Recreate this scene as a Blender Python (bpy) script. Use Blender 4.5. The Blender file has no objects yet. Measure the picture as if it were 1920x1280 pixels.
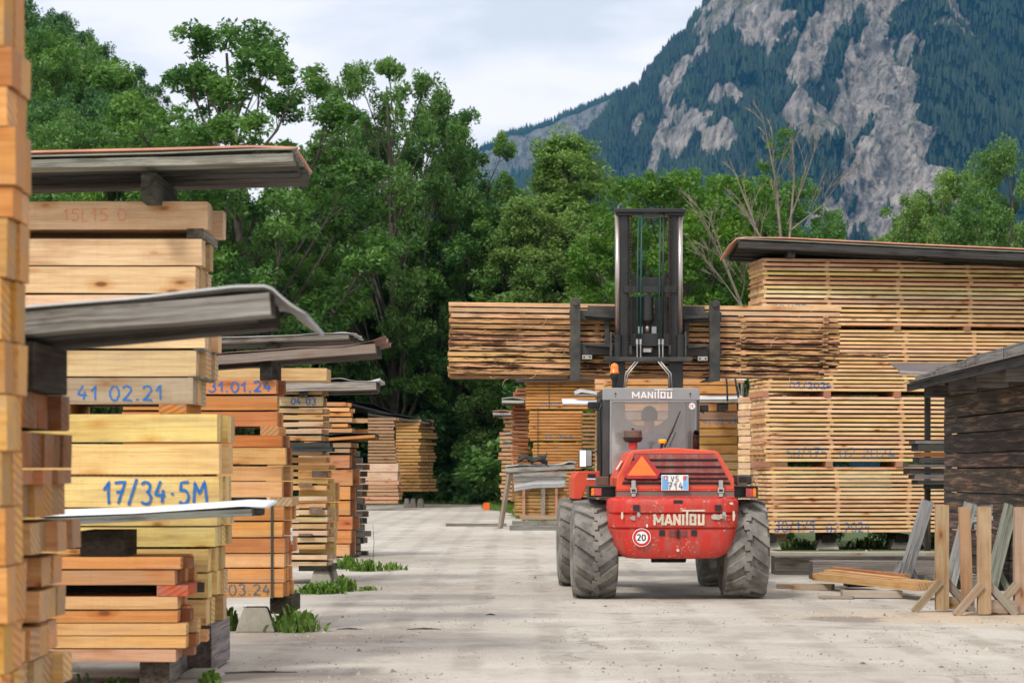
import bpy, bmesh, math, random
import numpy as np
from mathutils import Vector, Matrix, noise as mnoise
R = math.radians
sc = bpy.context.scene
COL = sc.collection
# ------------------------------------------------------------------ camera
F = 4267.0            # focal length in photograph pixels (1920 wide)
EYE = 1.47            # eye height, m
CX, HY = 960.0, 885.0 # vanishing point of the yard's long direction in the photograph
cd = bpy.data.cameras.new('camera'); cam = bpy.data.objects.new('camera', cd); COL.objects.link(cam)
cam.location = (0, 0, EYE); cam.rotation_euler = (R(90), 0, 0)
cd.sensor_width = 36; cd.lens = 36 * F / 1920; cd.shift_y = (HY - 640) / 1920
cd.clip_start = 0.1; cd.clip_end = 30000
cd.dof.use_dof = True; cd.dof.focus_distance = 30; cd.dof.aperture_fstop = 4.2
sc.camera = cam
# ------------------------------------------------------------------ sky, sun, exposure
SUN_EL, SUN_ROT = 48, 214
w = bpy.data.worlds.new("World"); sc.world = w; w.use_nodes = True
nt = w.node_tree; nt.nodes.clear()
def N(t, typ, **kw):
    n = t.nodes.new(typ)
    for k, v in kw.items():
        if k in n.inputs.keys(): n.inputs[k].default_value = v
        else: setattr(n, k, v)
    return n
out = N(nt, 'ShaderNodeOutputWorld')
sky = N(nt, 'ShaderNodeTexSky', sky_type='NISHITA', sun_disc=False); sky.sun_elevation = R(SUN_EL); sky.sun_rotation = R(SUN_ROT)
b1 = N(nt, 'ShaderNodeBackground', Strength=0.09); nt.links.new(sky.outputs[0], b1.inputs[0])
tc = N(nt, 'ShaderNodeTexCoord'); mp = N(nt, 'ShaderNodeMapping'); mp.inputs['Scale'].default_value = (1, 1, 3.2); mp.inputs['Location'].default_value = (0.3, 0.1, 0.2)
nt.links.new(tc.outputs['Generated'], mp.inputs[0])
no = N(nt, 'ShaderNodeTexNoise', Scale=6.0, Detail=8.0, Roughness=0.55, Distortion=0.3); nt.links.new(mp.outputs[0], no.inputs[0])
cr = N(nt, 'ShaderNodeValToRGB'); e = cr.color_ramp.elements
e[0].position = 0.40; e[0].color = (0.72, 0.72, 0.73, 1); e[1].position = 0.56; e[1].color = (1.0, 0.93, 0.95, 1)
nt.links.new(no.outputs[0], cr.inputs[0])
b2 = N(nt, 'ShaderNodeBackground', Strength=0.84); nt.links.new(cr.outputs[0], b2.inputs[0])
mx = N(nt, 'ShaderNodeMixShader'); mx.inputs[0].default_value = 0.95
nt.links.new(b1.outputs[0], mx.inputs[1]); nt.links.new(b2.outputs[0], mx.inputs[2]); nt.links.new(mx.outputs[0], out.inputs[0])
sl = bpy.data.lights.new('sun', 'SUN'); sun = bpy.data.objects.new('sun', sl); COL.objects.link(sun)
sl.energy = 1.5; sl.angle = R(10); sl.color = (1, 0.95, 0.87)
az = R(SUN_ROT); d = Vector((math.sin(az) * math.cos(R(SUN_EL)), math.cos(az) * math.cos(R(SUN_EL)), math.sin(R(SUN_EL))))
sun.rotation_euler = d.to_track_quat('Z', 'Y').to_euler()
vs = sc.view_settings; vs.view_transform = 'Standard'; vs.look = 'None'; vs.exposure = 0.80; vs.gamma = 1
sc.cycles.use_denoising = True
sc.cycles.max_bounces = 8; sc.cycles.transparent_max_bounces = 12; sc.cycles.volume_bounces = 0; sc.cycles.diffuse_bounces = 3
rnd = random.Random(7)
# ------------------------------------------------------------------ helpers
def X(px, D): return (px - CX) / F * D
def Z(py, D): return EYE + (HY - py) / F * D
def tag(o, label=None, cat=None, group=None, kind=None):
    if label: o['label'] = label
    if cat: o['category'] = cat
    if group: o['group'] = group
    if kind: o['kind'] = kind
    elif cat: o['kind'] = 'thing'
    return o
def empty(name, loc, rz=0, label=None, cat=None, group=None):
    o = bpy.data.objects.new(name, None); COL.objects.link(o); o.location = loc; o.rotation_euler = (0, 0, rz)
    o.empty_display_size = 0.2
    return tag(o, label, cat, group)
ONES = ['first', 'second', 'third', 'fourth', 'fifth', 'sixth', 'seventh', 'eighth', 'ninth', 'tenth', 'eleventh', 'twelfth',
        'thirteenth', 'fourteenth', 'fifteenth', 'sixteenth', 'seventeenth', 'eighteenth', 'nineteenth']
TENS = {2: 'twent', 3: 'thirt', 4: 'fort', 5: 'fift', 6: 'sixt', 7: 'sevent'}
def ordi(n):
    if n < 20: return ONES[n - 1]
    t, u = divmod(n, 10)
    return TENS[t] + ('ieth' if u == 0 else 'y-' + ONES[u - 1])
class MB:
    def __init__(s): s.v = []; s.f = []; s.m = []
    def add(s, vs, fs, m=0):
        b = len(s.v); s.v += [tuple(p) for p in vs]; s.f += [tuple(i + b for i in f) for f in fs]; s.m += [m] * len(fs); return s
    def box(s, x0, x1, y0, y1, z0, z1, m=0, mat=None):
        vs = [Vector(p) for p in ((x0,y0,z0),(x1,y0,z0),(x1,y1,z0),(x0,y1,z0),(x0,y0,z1),(x1,y0,z1),(x1,y1,z1),(x0,y1,z1))]
        if mat is not None: vs = [mat @ p for p in vs]
        return s.add(vs, [(0,3,2,1),(4,5,6,7),(0,1,5,4),(1,2,6,5),(2,3,7,6),(3,0,4,7)], m)
    def bar(s, a, b, wx, wy, m=0, up=(0, 0, 1)):      # rectangular bar from a to b
        a = Vector(a); b = Vector(b); t = (b - a).normalized(); u = Vector(up)
        if abs(t.dot(u)) > 0.95: u = Vector((0, 1, 0))
        x = t.cross(u).normalized() * wx / 2; y = x.cross(t).normalized() * wy / 2
        vs = [a-x-y, a+x-y, a+x+y, a-x+y, b-x-y, b+x-y, b+x+y, b-x+y]
        return s.add(vs, [(0,3,2,1),(4,5,6,7),(0,1,5,4),(1,2,6,5),(2,3,7,6),(3,0,4,7)], m)
    def tube(s, pts, rad, n=10, m=0, cap=True):
        pts = [Vector(p) for p in pts]; rr = rad if isinstance(rad, (list, tuple)) else [rad] * len(pts)
        rings = []; prev = None
        for i, p in enumerate(pts):
            t = (pts[min(i+1, len(pts)-1)] - pts[max(i-1, 0)]).normalized()
            u = prev if prev is not None else (Vector((0, 0, 1)) if abs(t.z) < 0.9 else Vector((1, 0, 0)))
            x = (u - t * u.dot(t)).normalized(); prev = x; y = t.cross(x)
            rings.append([p + (x * math.cos(a) + y * math.sin(a)) * rr[i] for a in [2 * math.pi * k / n for k in range(n)]])
        vs = [q for r in rings for q in r]; fs = []
        for i in range(len(pts) - 1):
            for k in range(n): fs.append((i*n+k, i*n+(k+1) % n, (i+1)*n+(k+1) % n, (i+1)*n+k))
        if cap: fs.append(tuple(reversed(range(n)))); fs.append(tuple((len(pts)-1)*n+k for k in range(n)))
        return s.add(vs, fs, m)
    def prism(s, poly, y0, y1, m=0):   # poly in (x,z), extruded along y
        n = len(poly); a = sum(poly[i][0]*poly[(i+1) % n][1] - poly[(i+1) % n][0]*poly[i][1] for i in range(n))
        if a < 0: poly = list(reversed(poly))
        vs = [(p[0], y0, p[1]) for p in poly] + [(p[0], y1, p[1]) for p in poly]
        fs = [tuple(range(n)), tuple(reversed(range(n, 2*n)))] + [((i+1) % n, i, i+n, (i+1) % n+n) for i in range(n)]
        return s.add(vs, fs, m)
    def build(s, name, mats, parent=None, loc=(0, 0, 0), rot=(0, 0, 0), smooth=False, bevel=0, solid=0):
        me = bpy.data.meshes.new(name); me.from_pydata(s.v, [], s.f)
        for mt in (mats if isinstance(mats, (list, tuple)) else [mats]): me.materials.append(mt)
        if any(s.m): me.polygons.foreach_set('material_index', s.m)
        if smooth: me.polygons.foreach_set('use_smooth', [True] * len(s.f))
        me.update(); o = bpy.data.objects.new(name, me); COL.objects.link(o); o.location = loc; o.rotation_euler = rot
        if parent is not None: o.parent = parent
        if solid: md = o.modifiers.new('s', 'SOLIDIFY'); md.thickness = solid
        if bevel: md = o.modifiers.new('b', 'BEVEL'); md.width = bevel; md.segments = 2; md.limit_method = 'ANGLE'; md.angle_limit = R(35)
        return o
# ------------------------------------------------------------------ materials
def mat(name):
    m = bpy.data.materials.new(name); m.use_nodes = True; t = m.node_tree; p = t.nodes['Principled BSDF']; return m, t, p
def mixc(t, a, b, fac, mode='MIX'):
    n = t.nodes.new('ShaderNodeMix'); n.data_type = 'RGBA'; n.blend_type = mode
    for v, s in ((a, n.inputs[6]), (b, n.inputs[7]), (fac, n.inputs[0])):
        if hasattr(v, 'is_output'): t.links.new(v, s)
        elif isinstance(v, tuple): s.default_value = (*v, 1) if len(v) == 3 else v
        else: s.default_value = v
    return n.outputs[2]
def ramp(t, src, stops):
    n = t.nodes.new('ShaderNodeValToRGB'); el = n.color_ramp.elements
    while len(el) < len(stops): el.new(0.5)
    for e_, (p, c) in zip(el, stops):
        e_.position = p; e_.color = (c, c, c, 1) if not isinstance(c, tuple) else (*c, 1)
    t.links.new(src, n.inputs[0]); return n.outputs[0]
def noise(t, vec, scale, detail=4, rough=0.55, sx=None, dist=0):
    if sx:
        mm = t.nodes.new('ShaderNodeMapping'); mm.inputs['Scale'].default_value = sx; t.links.new(vec, mm.inputs[0]); vec = mm.outputs[0]
    n = N(t, 'ShaderNodeTexNoise', Scale=scale, Detail=detail, Roughness=rough, Distortion=dist); t.links.new(vec, n.inputs['Vector']); return n.outputs[0]
def bump(t, p, src, strength, dist=0.02):
    b = N(t, 'ShaderNodeBump', Strength=strength, Distance=dist); t.links.new(src, b.inputs['Height']); t.links.new(b.outputs[0], p.inputs['Normal'])
def objco(t): return t.nodes.new('ShaderNodeTexCoord').outputs['Object']
def math_(t, op, a, b=0.0):
    n = N(t, 'ShaderNodeMath', operation=op)
    for v, s in ((a, n.inputs[0]), (b, n.inputs[1])):
        if hasattr(v, 'is_output'): t.links.new(v, s)
        else: s.default_value = v
    return n.outputs[0]
def simple(name, col, rough=0.6, metal=0, var=0.25, scale=6, bmp=0.1, dust=0, dustcol=(0.35, 0.3, 0.24)):
    m, t, p = mat(name); c = objco(t); n = noise(t, c, scale, 6)
    dark = tuple(x * (1 - var) for x in col); lite = tuple(min(1, x * (1 + var)) for x in col)
    base = mixc(t, dark, lite, ramp(t, n, [(0.3, 0.0), (0.7, 1.0)]))
    if dust: base = mixc(t, base, dustcol, math_(t, 'MULTIPLY', ramp(t, noise(t, c, scale * 0.6, 7, 0.65), [(0.4, 0.0), (0.7, 1.0)]), dust))
    t.links.new(base, p.inputs['Base Color']); p.inputs['Roughness'].default_value = rough; p.inputs['Metallic'].default_value = metal
    if bmp: bump(t, p, noise(t, c, scale * 5, 4), bmp, 0.01)
    return m
def wood_mat():
    m, t, p = mat('sawn_wood')
    col = N(t, 'ShaderNodeAttribute', attribute_name='col'); gc = N(t, 'ShaderNodeAttribute', attribute_name='gc'); en = N(t, 'ShaderNodeAttribute', attribute_name='isend')
    bk = N(t, 'ShaderNodeAttribute', attribute_name='bark')
    g = gc.outputs['Vector']
    grain = noise(t, g, 1.0, 6, 0.6, (1.2, 22, 34), 0.6)
    fine = noise(t, g, 1.0, 3, 0.6, (7, 190, 190))
    blot = noise(t, g, 1.0, 4, 0.6, (1.3, 3, 3))
    c = col.outputs['Color']
    c1 = mixc(t, c, (0.62, 0.50, 0.42), ramp(t, grain, [(0.45, 0.0), (0.72, 0.75)]), 'MULTIPLY')
    c1 = mixc(t, c1, (0.72, 0.64, 0.58), ramp(t, fine, [(0.45, 0.0), (0.8, 0.6)]), 'MULTIPLY')
    c1 = mixc(t, c1, (0.70, 0.60, 0.50), ramp(t, blot, [(0.48, 0.0), (0.75, 0.9)]), 'MULTIPLY')
    c1 = mixc(t, c1, (0.33, 0.27, 0.21), math_(t, 'MULTIPLY', ramp(t, noise(t, g, 1.0, 5, 0.65, (.8, 4, 5)), [(0.52, 0.0), (0.72, 1.0)]), 0.45))
    # knots
    mm = t.nodes.new('ShaderNodeMapping'); mm.inputs['Scale'].default_value = (2.9, 7, 7); t.links.new(g, mm.inputs[0])
    vo = N(t, 'ShaderNodeTexVoronoi', Scale=1.0); t.links.new(mm.outputs[0], vo.inputs['Vector'])
    gate = ramp(t, math_(t, 'FRACT', math_(t, 'MULTIPLY', vo.outputs['Color'], 7.0)), [(0.55, 0.0), (0.6, 1.0)])
    halo = math_(t, 'MULTIPLY', ramp(t, vo.outputs['Distance'], [(0.12, 1.0), (0.40, 0.0)]), gate)
    c1 = mixc(t, c1, (0.80, 0.52, 0.30), math_(t, 'MULTIPLY', halo, 0.75), 'MULTIPLY')
    kn = math_(t, 'MULTIPLY', ramp(t, vo.outputs['Distance'], [(0.08, 1.0), (0.17, 0.0)]), gate)
    c1 = mixc(t, c1, (0.15, 0.05, 0.018), math_(t, 'MULTIPLY', kn, 0.85))
    spk = math_(t, 'MULTIPLY', ramp(t, noise(t, g, 1.0, 5, .7, (14, 60, 60)), [(0.66, 0.0), (0.72, 1.0)]), ramp(t, blot, [(0.48, 0.0), (0.6, 1.0)]))
    c1 = mixc(t, c1, (0.10, 0.06, 0.035), math_(t, 'MULTIPLY', spk, 0.7))
    saw = ramp(t, noise(t, g, 1.0, 2, .5, (34, 2.5, 2.5), .8), [(0.48, 0.0), (0.75, 1.0)]); c1 = mixc(t, c1, (0.88, 0.85, 0.81), math_(t, 'MULTIPLY', saw, 0.35), 'MULTIPLY')
    # end grain
    wv = N(t, 'ShaderNodeTexWave', wave_type='RINGS', rings_direction='X', Scale=9.0, Distortion=1.5); 
    mm2 = t.nodes.new('ShaderNodeMapping'); mm2.inputs['Scale'].default_value = (0.2, 1, 1); mm2.inputs['Location'].default_value = (0, 0.1, 0.08); t.links.new(g, mm2.inputs[0]); t.links.new(mm2.outputs[0], wv.inputs['Vector'])
    ce = mixc(t, c, (0.46, 0.31, 0.22), ramp(t, wv.outputs['Fac'], [(0.2, 0.1), (0.85, 0.65)]), 'MULTIPLY')
    ce = mixc(t, ce, (0.26, 0.22, 0.18), math_(t, 'MULTIPLY', ramp(t, noise(t, g, 9, 4), [(0.4, 0.0), (0.65, 1.0)]), 0.45))
    c2 = mixc(t, c1, ce, en.outputs['Fac'])
    # bark and waney edges
    bn = ramp(t, noise(t, g, 1.0, 6, 0.7, (2.2, 14, 22)), [(0.47, 0.0), (0.56, 1.0)])
    c3 = mixc(t, c2, (0.055, 0.028, 0.014), math_(t, 'MULTIPLY', bn, bk.outputs['Fac']))
    t.links.new(c3, p.inputs['Base Color']); p.inputs['Roughness'].default_value = 0.78
    p.inputs['Specular IOR Level'].default_value = 0.25
    bump(t, p, math_(t, 'ADD', grain, math_(t, 'MULTIPLY', fine, 0.6)), 0.35, 0.006)
    return m
WOOD = wood_mat()
def weath_mat():
    m, t, p = mat('weathered_wood'); col = N(t, 'ShaderNodeAttribute', attribute_name='col'); g = N(t, 'ShaderNodeAttribute', attribute_name='gc').outputs['Vector']; en = N(t, 'ShaderNodeAttribute', attribute_name='isend')
    a = noise(t, g, 1.0, 8, .7, (1.0, 26, 40), .4); b = noise(t, g, 1.0, 5, .65, (1.5, 5, 6)); f = noise(t, g, 1.0, 3, .6, (6, 150, 150)); c = col.outputs['Color']
    c1 = mixc(t, c, (.30, .285, .27), ramp(t, a, [(.50, 0.0), (.62, .75)]), 'MULTIPLY'); c1 = mixc(t, c1, (1.5, 1.47, 1.42), ramp(t, a, [(.34, .8), (.46, 0.0)]), 'MULTIPLY')
    c1 = mixc(t, c1, (.30, .24, .18), ramp(t, b, [(.52, 0.0), (.68, .8)]), 'MULTIPLY'); c1 = mixc(t, c1, (.68, .66, .64), ramp(t, f, [(.45, 0.0), (.7, .8)]), 'MULTIPLY')
    c1 = mixc(t, c1, (.45, .42, .38), en.outputs['Fac'], 'MULTIPLY')
    t.links.new(c1, p.inputs['Base Color']); p.inputs['Roughness'].default_value = .9; p.inputs['Specular IOR Level'].default_value = .2; bump(t, p, math_(t, 'ADD', a, math_(t, 'MULTIPLY', f, .5)), .8, .012); return m
WEATH = weath_mat()
def paint(name, col, chip=(0.52, 0.45, 0.34), amt=0.62, rough=0.42, dirt=0.5):
    m, t, p = mat(name); c = objco(t)
    n1 = noise(t, c, 3, 5); base = mixc(t, tuple(x * 0.72 for x in col), tuple(min(1, x * 1.15) for x in col), n1)
    d = ramp(t, noise(t, c, 1.0, 7, 0.7, (14, 14, 2.5)), [(0.45, 0.0), (0.75, 1.0)])
    base = mixc(t, base, (0.22, 0.15, 0.11), math_(t, 'MULTIPLY', d, dirt))
    big = ramp(t, noise(t, c, 5, 3), [(0.5, 0.0), (0.62, 1.0)])
    ch = math_(t, 'MULTIPLY', ramp(t, noise(t, c, 1.0, 7, 0.7, (26, 26, 44)), [(amt - 0.012, 0.0), (amt, 1.0)]), big)
    base = mixc(t, base, chip, ch)
    t.links.new(base, p.inputs['Base Color']); p.inputs['Roughness'].default_value = rough
    bump(t, p, math_(t, 'SUBTRACT', math_(t, 'MULTIPLY', noise(t, c, 30, 3), 0.3), ch), 0.15, 0.004)
    return m
M = {}
M['red'] = paint('red_paint', (0.56, 0.026, 0.016), amt=0.60, dirt=0.75, rough=.5)
M['orange_red'] = paint('orange_red_paint', (0.74, 0.085, 0.035), amt=0.70, dirt=0.3)  # brighter, more orange red for the hood and mudguards
M['louvre'] = paint('louvre_paint', (0.20, 0.022, 0.02), amt=0.72, dirt=0.8)
M['skirt'] = paint('dusty_panel', (0.20, 0.12, 0.10), amt=0.72, dirt=0.6)
M['black'] = simple('black_steel', (0.009, 0.011, 0.012), 0.45, 0, 0.3, 5, 0.1, 0.10, (0.12, 0.11, 0.095))
M['dusty_black'] = simple('dusty_steel', (0.022, 0.023, 0.022), 0.6, 0, 0.3, 6, 0.2, 0.6, (0.13, 0.12, 0.095))
M['rust'] = simple('rusty_chain', (0.035, 0.02, 0.016), 0.7, 0.3, 0.5, 20, 0.2)
M['chrome'] = simple('chromed_rod', (0.45, 0.40, 0.37), 0.35, 0.9, 0.1, 3, 0)
M['steel'] = simple('bare_steel', (0.42, 0.42, 0.40), 0.4, 0.6, 0.2, 8, 0.05)
M['grey_cab'] = simple('grey_cab_paint', (0.25, 0.27, 0.28), 0.45, 0, 0.12, 3, 0.03, 0.2, (0.4, 0.38, 0.34))
M['panel'] = simple('light_grey_panel', (0.62, 0.62, 0.60), 0.6, 0, 0.1, 3, 0.03)
M['dark_cab'] = simple('dark_cab_paint', (0.028, 0.032, 0.034), 0.4, 0, 0.2, 3, 0.03, 0.3, (0.18, 0.17, 0.15))
M['tyre'] = simple('dusty_rubber', (0.125, 0.12, 0.108), 0.88, 0, 0.35, 7, 0.3, 0.95, (0.31, 0.295, 0.26))
M['rim'] = simple('rim_paint', (0.50, 0.46, 0.35), 0.6, 0, 0.3, 8, 0.1, 0.6)
M['hose'] = simple('green_hose', (0.008, 0.06, 0.042), 0.5, 0, 0.3, 20, 0.05)
M['cream'] = paint('cream_lettering', (0.66, 0.60, 0.47), chip=(0.5, 0.05, 0.03), amt=0.62, dirt=0.3)
M['white'] = simple('white_paint', (0.78, 0.78, 0.76), 0.5, 0, 0.05, 9, 0)
M['blue_plate'] = simple('pale_blue_film', (0.16, 0.40, 0.70), 0.4, 0, 0.25, 9, 0)
M['ink'] = simple('black_ink', (0.015, 0.02, 0.05), 0.5, 0, 0.1, 5, 0)
M['signred'] = simple('sign_red', (0.55, 0.015, 0.02), 0.35, 0, 0.1, 5, 0)
M['tri_red'] = simple('triangle_red', (0.45, 0.025, 0.03), 0.4, 0, 0.15, 5, 0)
M['tri_orange'] = simple('triangle_orange', (0.88, 0.20, 0.035), 0.4, 0, 0.12, 5, 0)
M['lens_orange'] = simple('amber_lens', (0.80, 0.20, 0.02), 0.25, 0, 0.3, 30, 0)
M['lens_red'] = simple('red_lens', (0.42, 0.06, 0.05), 0.25, 0, 0.3, 30, 0)
M['lamp'] = simple('dusty_lamp_glass', (0.42, 0.40, 0.34), 0.3, 0, 0.2, 20, 0)
M['yellow'] = simple('yellow_plastic', (0.80, 0.42, 0.01), 0.4, 0, 0.1, 10, 0)
M['brown_metal'] = simple('brown_metal', (0.14, 0.085, 0.06), 0.6, 0.2, 0.3, 10, 0.1)
M['seat'] = simple('seat_cloth', (0.03, 0.03, 0.035), 0.9, 0, 0.2, 10, 0.1)
M['bluepaint'] = simple('blue_spray_paint', (0.015, 0.15, 0.46), 0.7, 0, 0.35, 25, 0)
def spray(nm, col, cover):
    m, t, p = mat(nm); c = objco(t); p.inputs['Base Color'].default_value = (*col, 1); p.inputs['Roughness'].default_value = .75
    a = ramp(t, noise(t, c, 1.0, 6, .75, (18, 60, 150)), [(cover - .05, 1.0), (cover + .06, .12)]); t.links.new(a, p.inputs['Alpha']); return m
M['bluepaint'] = spray('blue_spray_paint', (0.015, 0.15, 0.46), .60)
M['faintblue'] = spray('faded_blue_crayon', (0.06, 0.25, 0.50), .52)
M['bluegreen'] = spray('blue_green_crayon', (0.02, 0.13, 0.20), .56)
M['pinkmark'] = spray('faint_red_crayon', (0.80, 0.24, 0.14), .50)
M['zinc'] = simple('zinc_sheet', (0.42, 0.43, 0.43), 0.5, 0.25, 0.3, 3, 0.06, 0.4, (0.3, 0.28, 0.24))
M['white_sheet'] = simple('white_sheet_metal', (0.66, 0.70, 0.74), 0.4, 0.1, 0.15, 3, 0.03)
M['clay_sheet'] = simple('terracotta_coated_sheet', (0.46, 0.21, 0.13), 0.6, 0, 0.3, 3, 0.06)
M['rust_sheet'] = simple('rusty_sheet', (0.20, 0.10, 0.08), 0.65, 0.1, 0.4, 3, 0.1)
M['olive_sheet'] = simple('grey_green_sheet', (0.17, 0.18, 0.14), 0.6, 0, 0.3, 3, 0.06)
M['brown_sheet'] = simple('brown_sheet', (0.10, 0.07, 0.062), 0.5, 0.1, 0.25, 3, 0.05)
M['tar'] = simple('black_corrugated_sheet', (0.015, 0.016, 0.018), 0.6, 0, 0.3, 5, 0.1)
M['concrete'] = simple('mossy_concrete', (0.30, 0.28, 0.235), 0.9, 0, 0.2, 7, 0.35, 0.6, (0.17, 0.17, 0.11))
M['strap'] = simple('dark_strap', (0.03, 0.045, 0.04), 0.6, 0, 0.1, 9, 0)
M['cloth'] = simple('white_rag', (0.7, 0.7, 0.66), 0.8, 0, 0.1, 9, 0.1)
M['skin'] = simple('skin', (0.50, 0.27, 0.18), 0.55, 0, 0.1, 12, 0)
M['hair'] = simple('dark_hair', (0.02, 0.014, 0.011), 0.6, 0, 0.3, 60, 0.3)
M['shirt'] = simple('light_blue_shirt', (0.22, 0.32, 0.45), 0.85, 0, 0.1, 10, 0.2)
M['trousers'] = simple('dark_trousers', (0.04, 0.05, 0.08), 0.85, 0, 0.15, 10, 0.2)
def bark_mat():
    m, t, p = mat('bark'); c = objco(t); n = noise(t, c, 1.0, 6, 0.65, (9, 9, 2))
    t.links.new(ramp(t, n, [(0.3, (0.03, 0.025, 0.02)), (0.7, (0.14, 0.12, 0.095))]), p.inputs['Base Color']); p.inputs['Roughness'].default_value = 0.9; bump(t, p, n, 0.6, 0.03); return m
M['bark'] = bark_mat()
M['deadbark'] = simple('bleached_dead_wood', (0.21, 0.18, 0.14), 0.85, 0, 0.3, 5, 0.3)
def leaf_mat(name, dark, lite, tr=0.35):
    m, t, p = mat(name); at = N(t, 'ShaderNodeAttribute', attribute_name='tone'); oi = t.nodes.new('ShaderNodeObjectInfo')
    c = mixc(t, dark, lite, at.outputs['Fac'])
    c = mixc(t, c, (0.75, 0.95, 0.65), math_(t, 'MULTIPLY', oi.outputs['Random'], 0.5), 'MULTIPLY')
    t.links.new(c, p.inputs['Base Color']); p.inputs['Roughness'].default_value = 0.55; p.inputs['Specular IOR Level'].default_value = 0.3
    tl = t.nodes.new('ShaderNodeBsdfTranslucent'); t.links.new(mixc(t, c, (1.25, 1.35, 0.6), 1.0, 'MULTIPLY'), tl.inputs[0])
    ms = t.nodes.new('ShaderNodeMixShader'); ms.inputs[0].default_value = tr
    t.links.new(p.outputs[0], ms.inputs[1]); t.links.new(tl.outputs[0], ms.inputs[2]); t.links.new(ms.outputs[0], t.nodes['Material Output'].inputs[0]); return m
M['leaf'] = leaf_mat('green_leaves', (0.036, 0.115, 0.038), (0.18, 0.31, 0.085))
M['leaf_dark'] = leaf_mat('dark_leaves', (0.026, 0.090, 0.040), (0.11, 0.225, 0.075), 0.3)
M['leaf_bright'] = leaf_mat('bright_leaves', (0.045, 0.14, 0.022), (0.17, 0.29, 0.045))
M['leaf_grey'] = leaf_mat('soft_olive_leaves', (0.08, 0.17, 0.045), (0.25, 0.36, 0.11))
M['weed'] = leaf_mat('weed_leaves', (0.05, 0.12, 0.018), (0.20, 0.30, 0.065))
def glass_mat(name, dust):
    m, t, p = mat(name); t.nodes.remove(p)
    tr = t.nodes.new('ShaderNodeBsdfTransparent'); tr.inputs[0].default_value = (0.95, 0.96, 0.95, 1)
    df = t.nodes.new('ShaderNodeBsdfDiffuse'); df.inputs[0].default_value = (0.50, 0.49, 0.46, 1)
    gl = t.nodes.new('ShaderNodeBsdfGlossy'); gl.inputs['Roughness'].default_value = 0.03
    m1 = t.nodes.new('ShaderNodeMixShader'); c = objco(t); t.links.new(ramp(t, noise(t, c, 3, 5), [(0.3, dust), (0.75, dust * 1.45)]), m1.inputs[0]); t.links.new(tr.outputs[0], m1.inputs[1]); t.links.new(df.outputs[0], m1.inputs[2])
    fr = N(t, 'ShaderNodeFresnel', IOR=1.6)
    m2 = t.nodes.new('ShaderNodeMixShader'); t.links.new(fr.outputs[0], m2.inputs[0]); t.links.new(m1.outputs[0], m2.inputs[1]); t.links.new(gl.outputs[0], m2.inputs[2])
    t.links.new(m2.outputs[0], t.nodes['Material Output'].inputs[0]); return m
M['glass'] = glass_mat('dusty_cab_glass', .15); M['clear'] = glass_mat('cab_glass', .01)
m_, t_, p_ = mat('mirror_glass'); p_.inputs['Base Color'].default_value = (0.85, 0.86, 0.87, 1); p_.inputs['Metallic'].default_value = 1; p_.inputs['Roughness'].default_value = 0.06; M['mirror'] = m_
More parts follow.
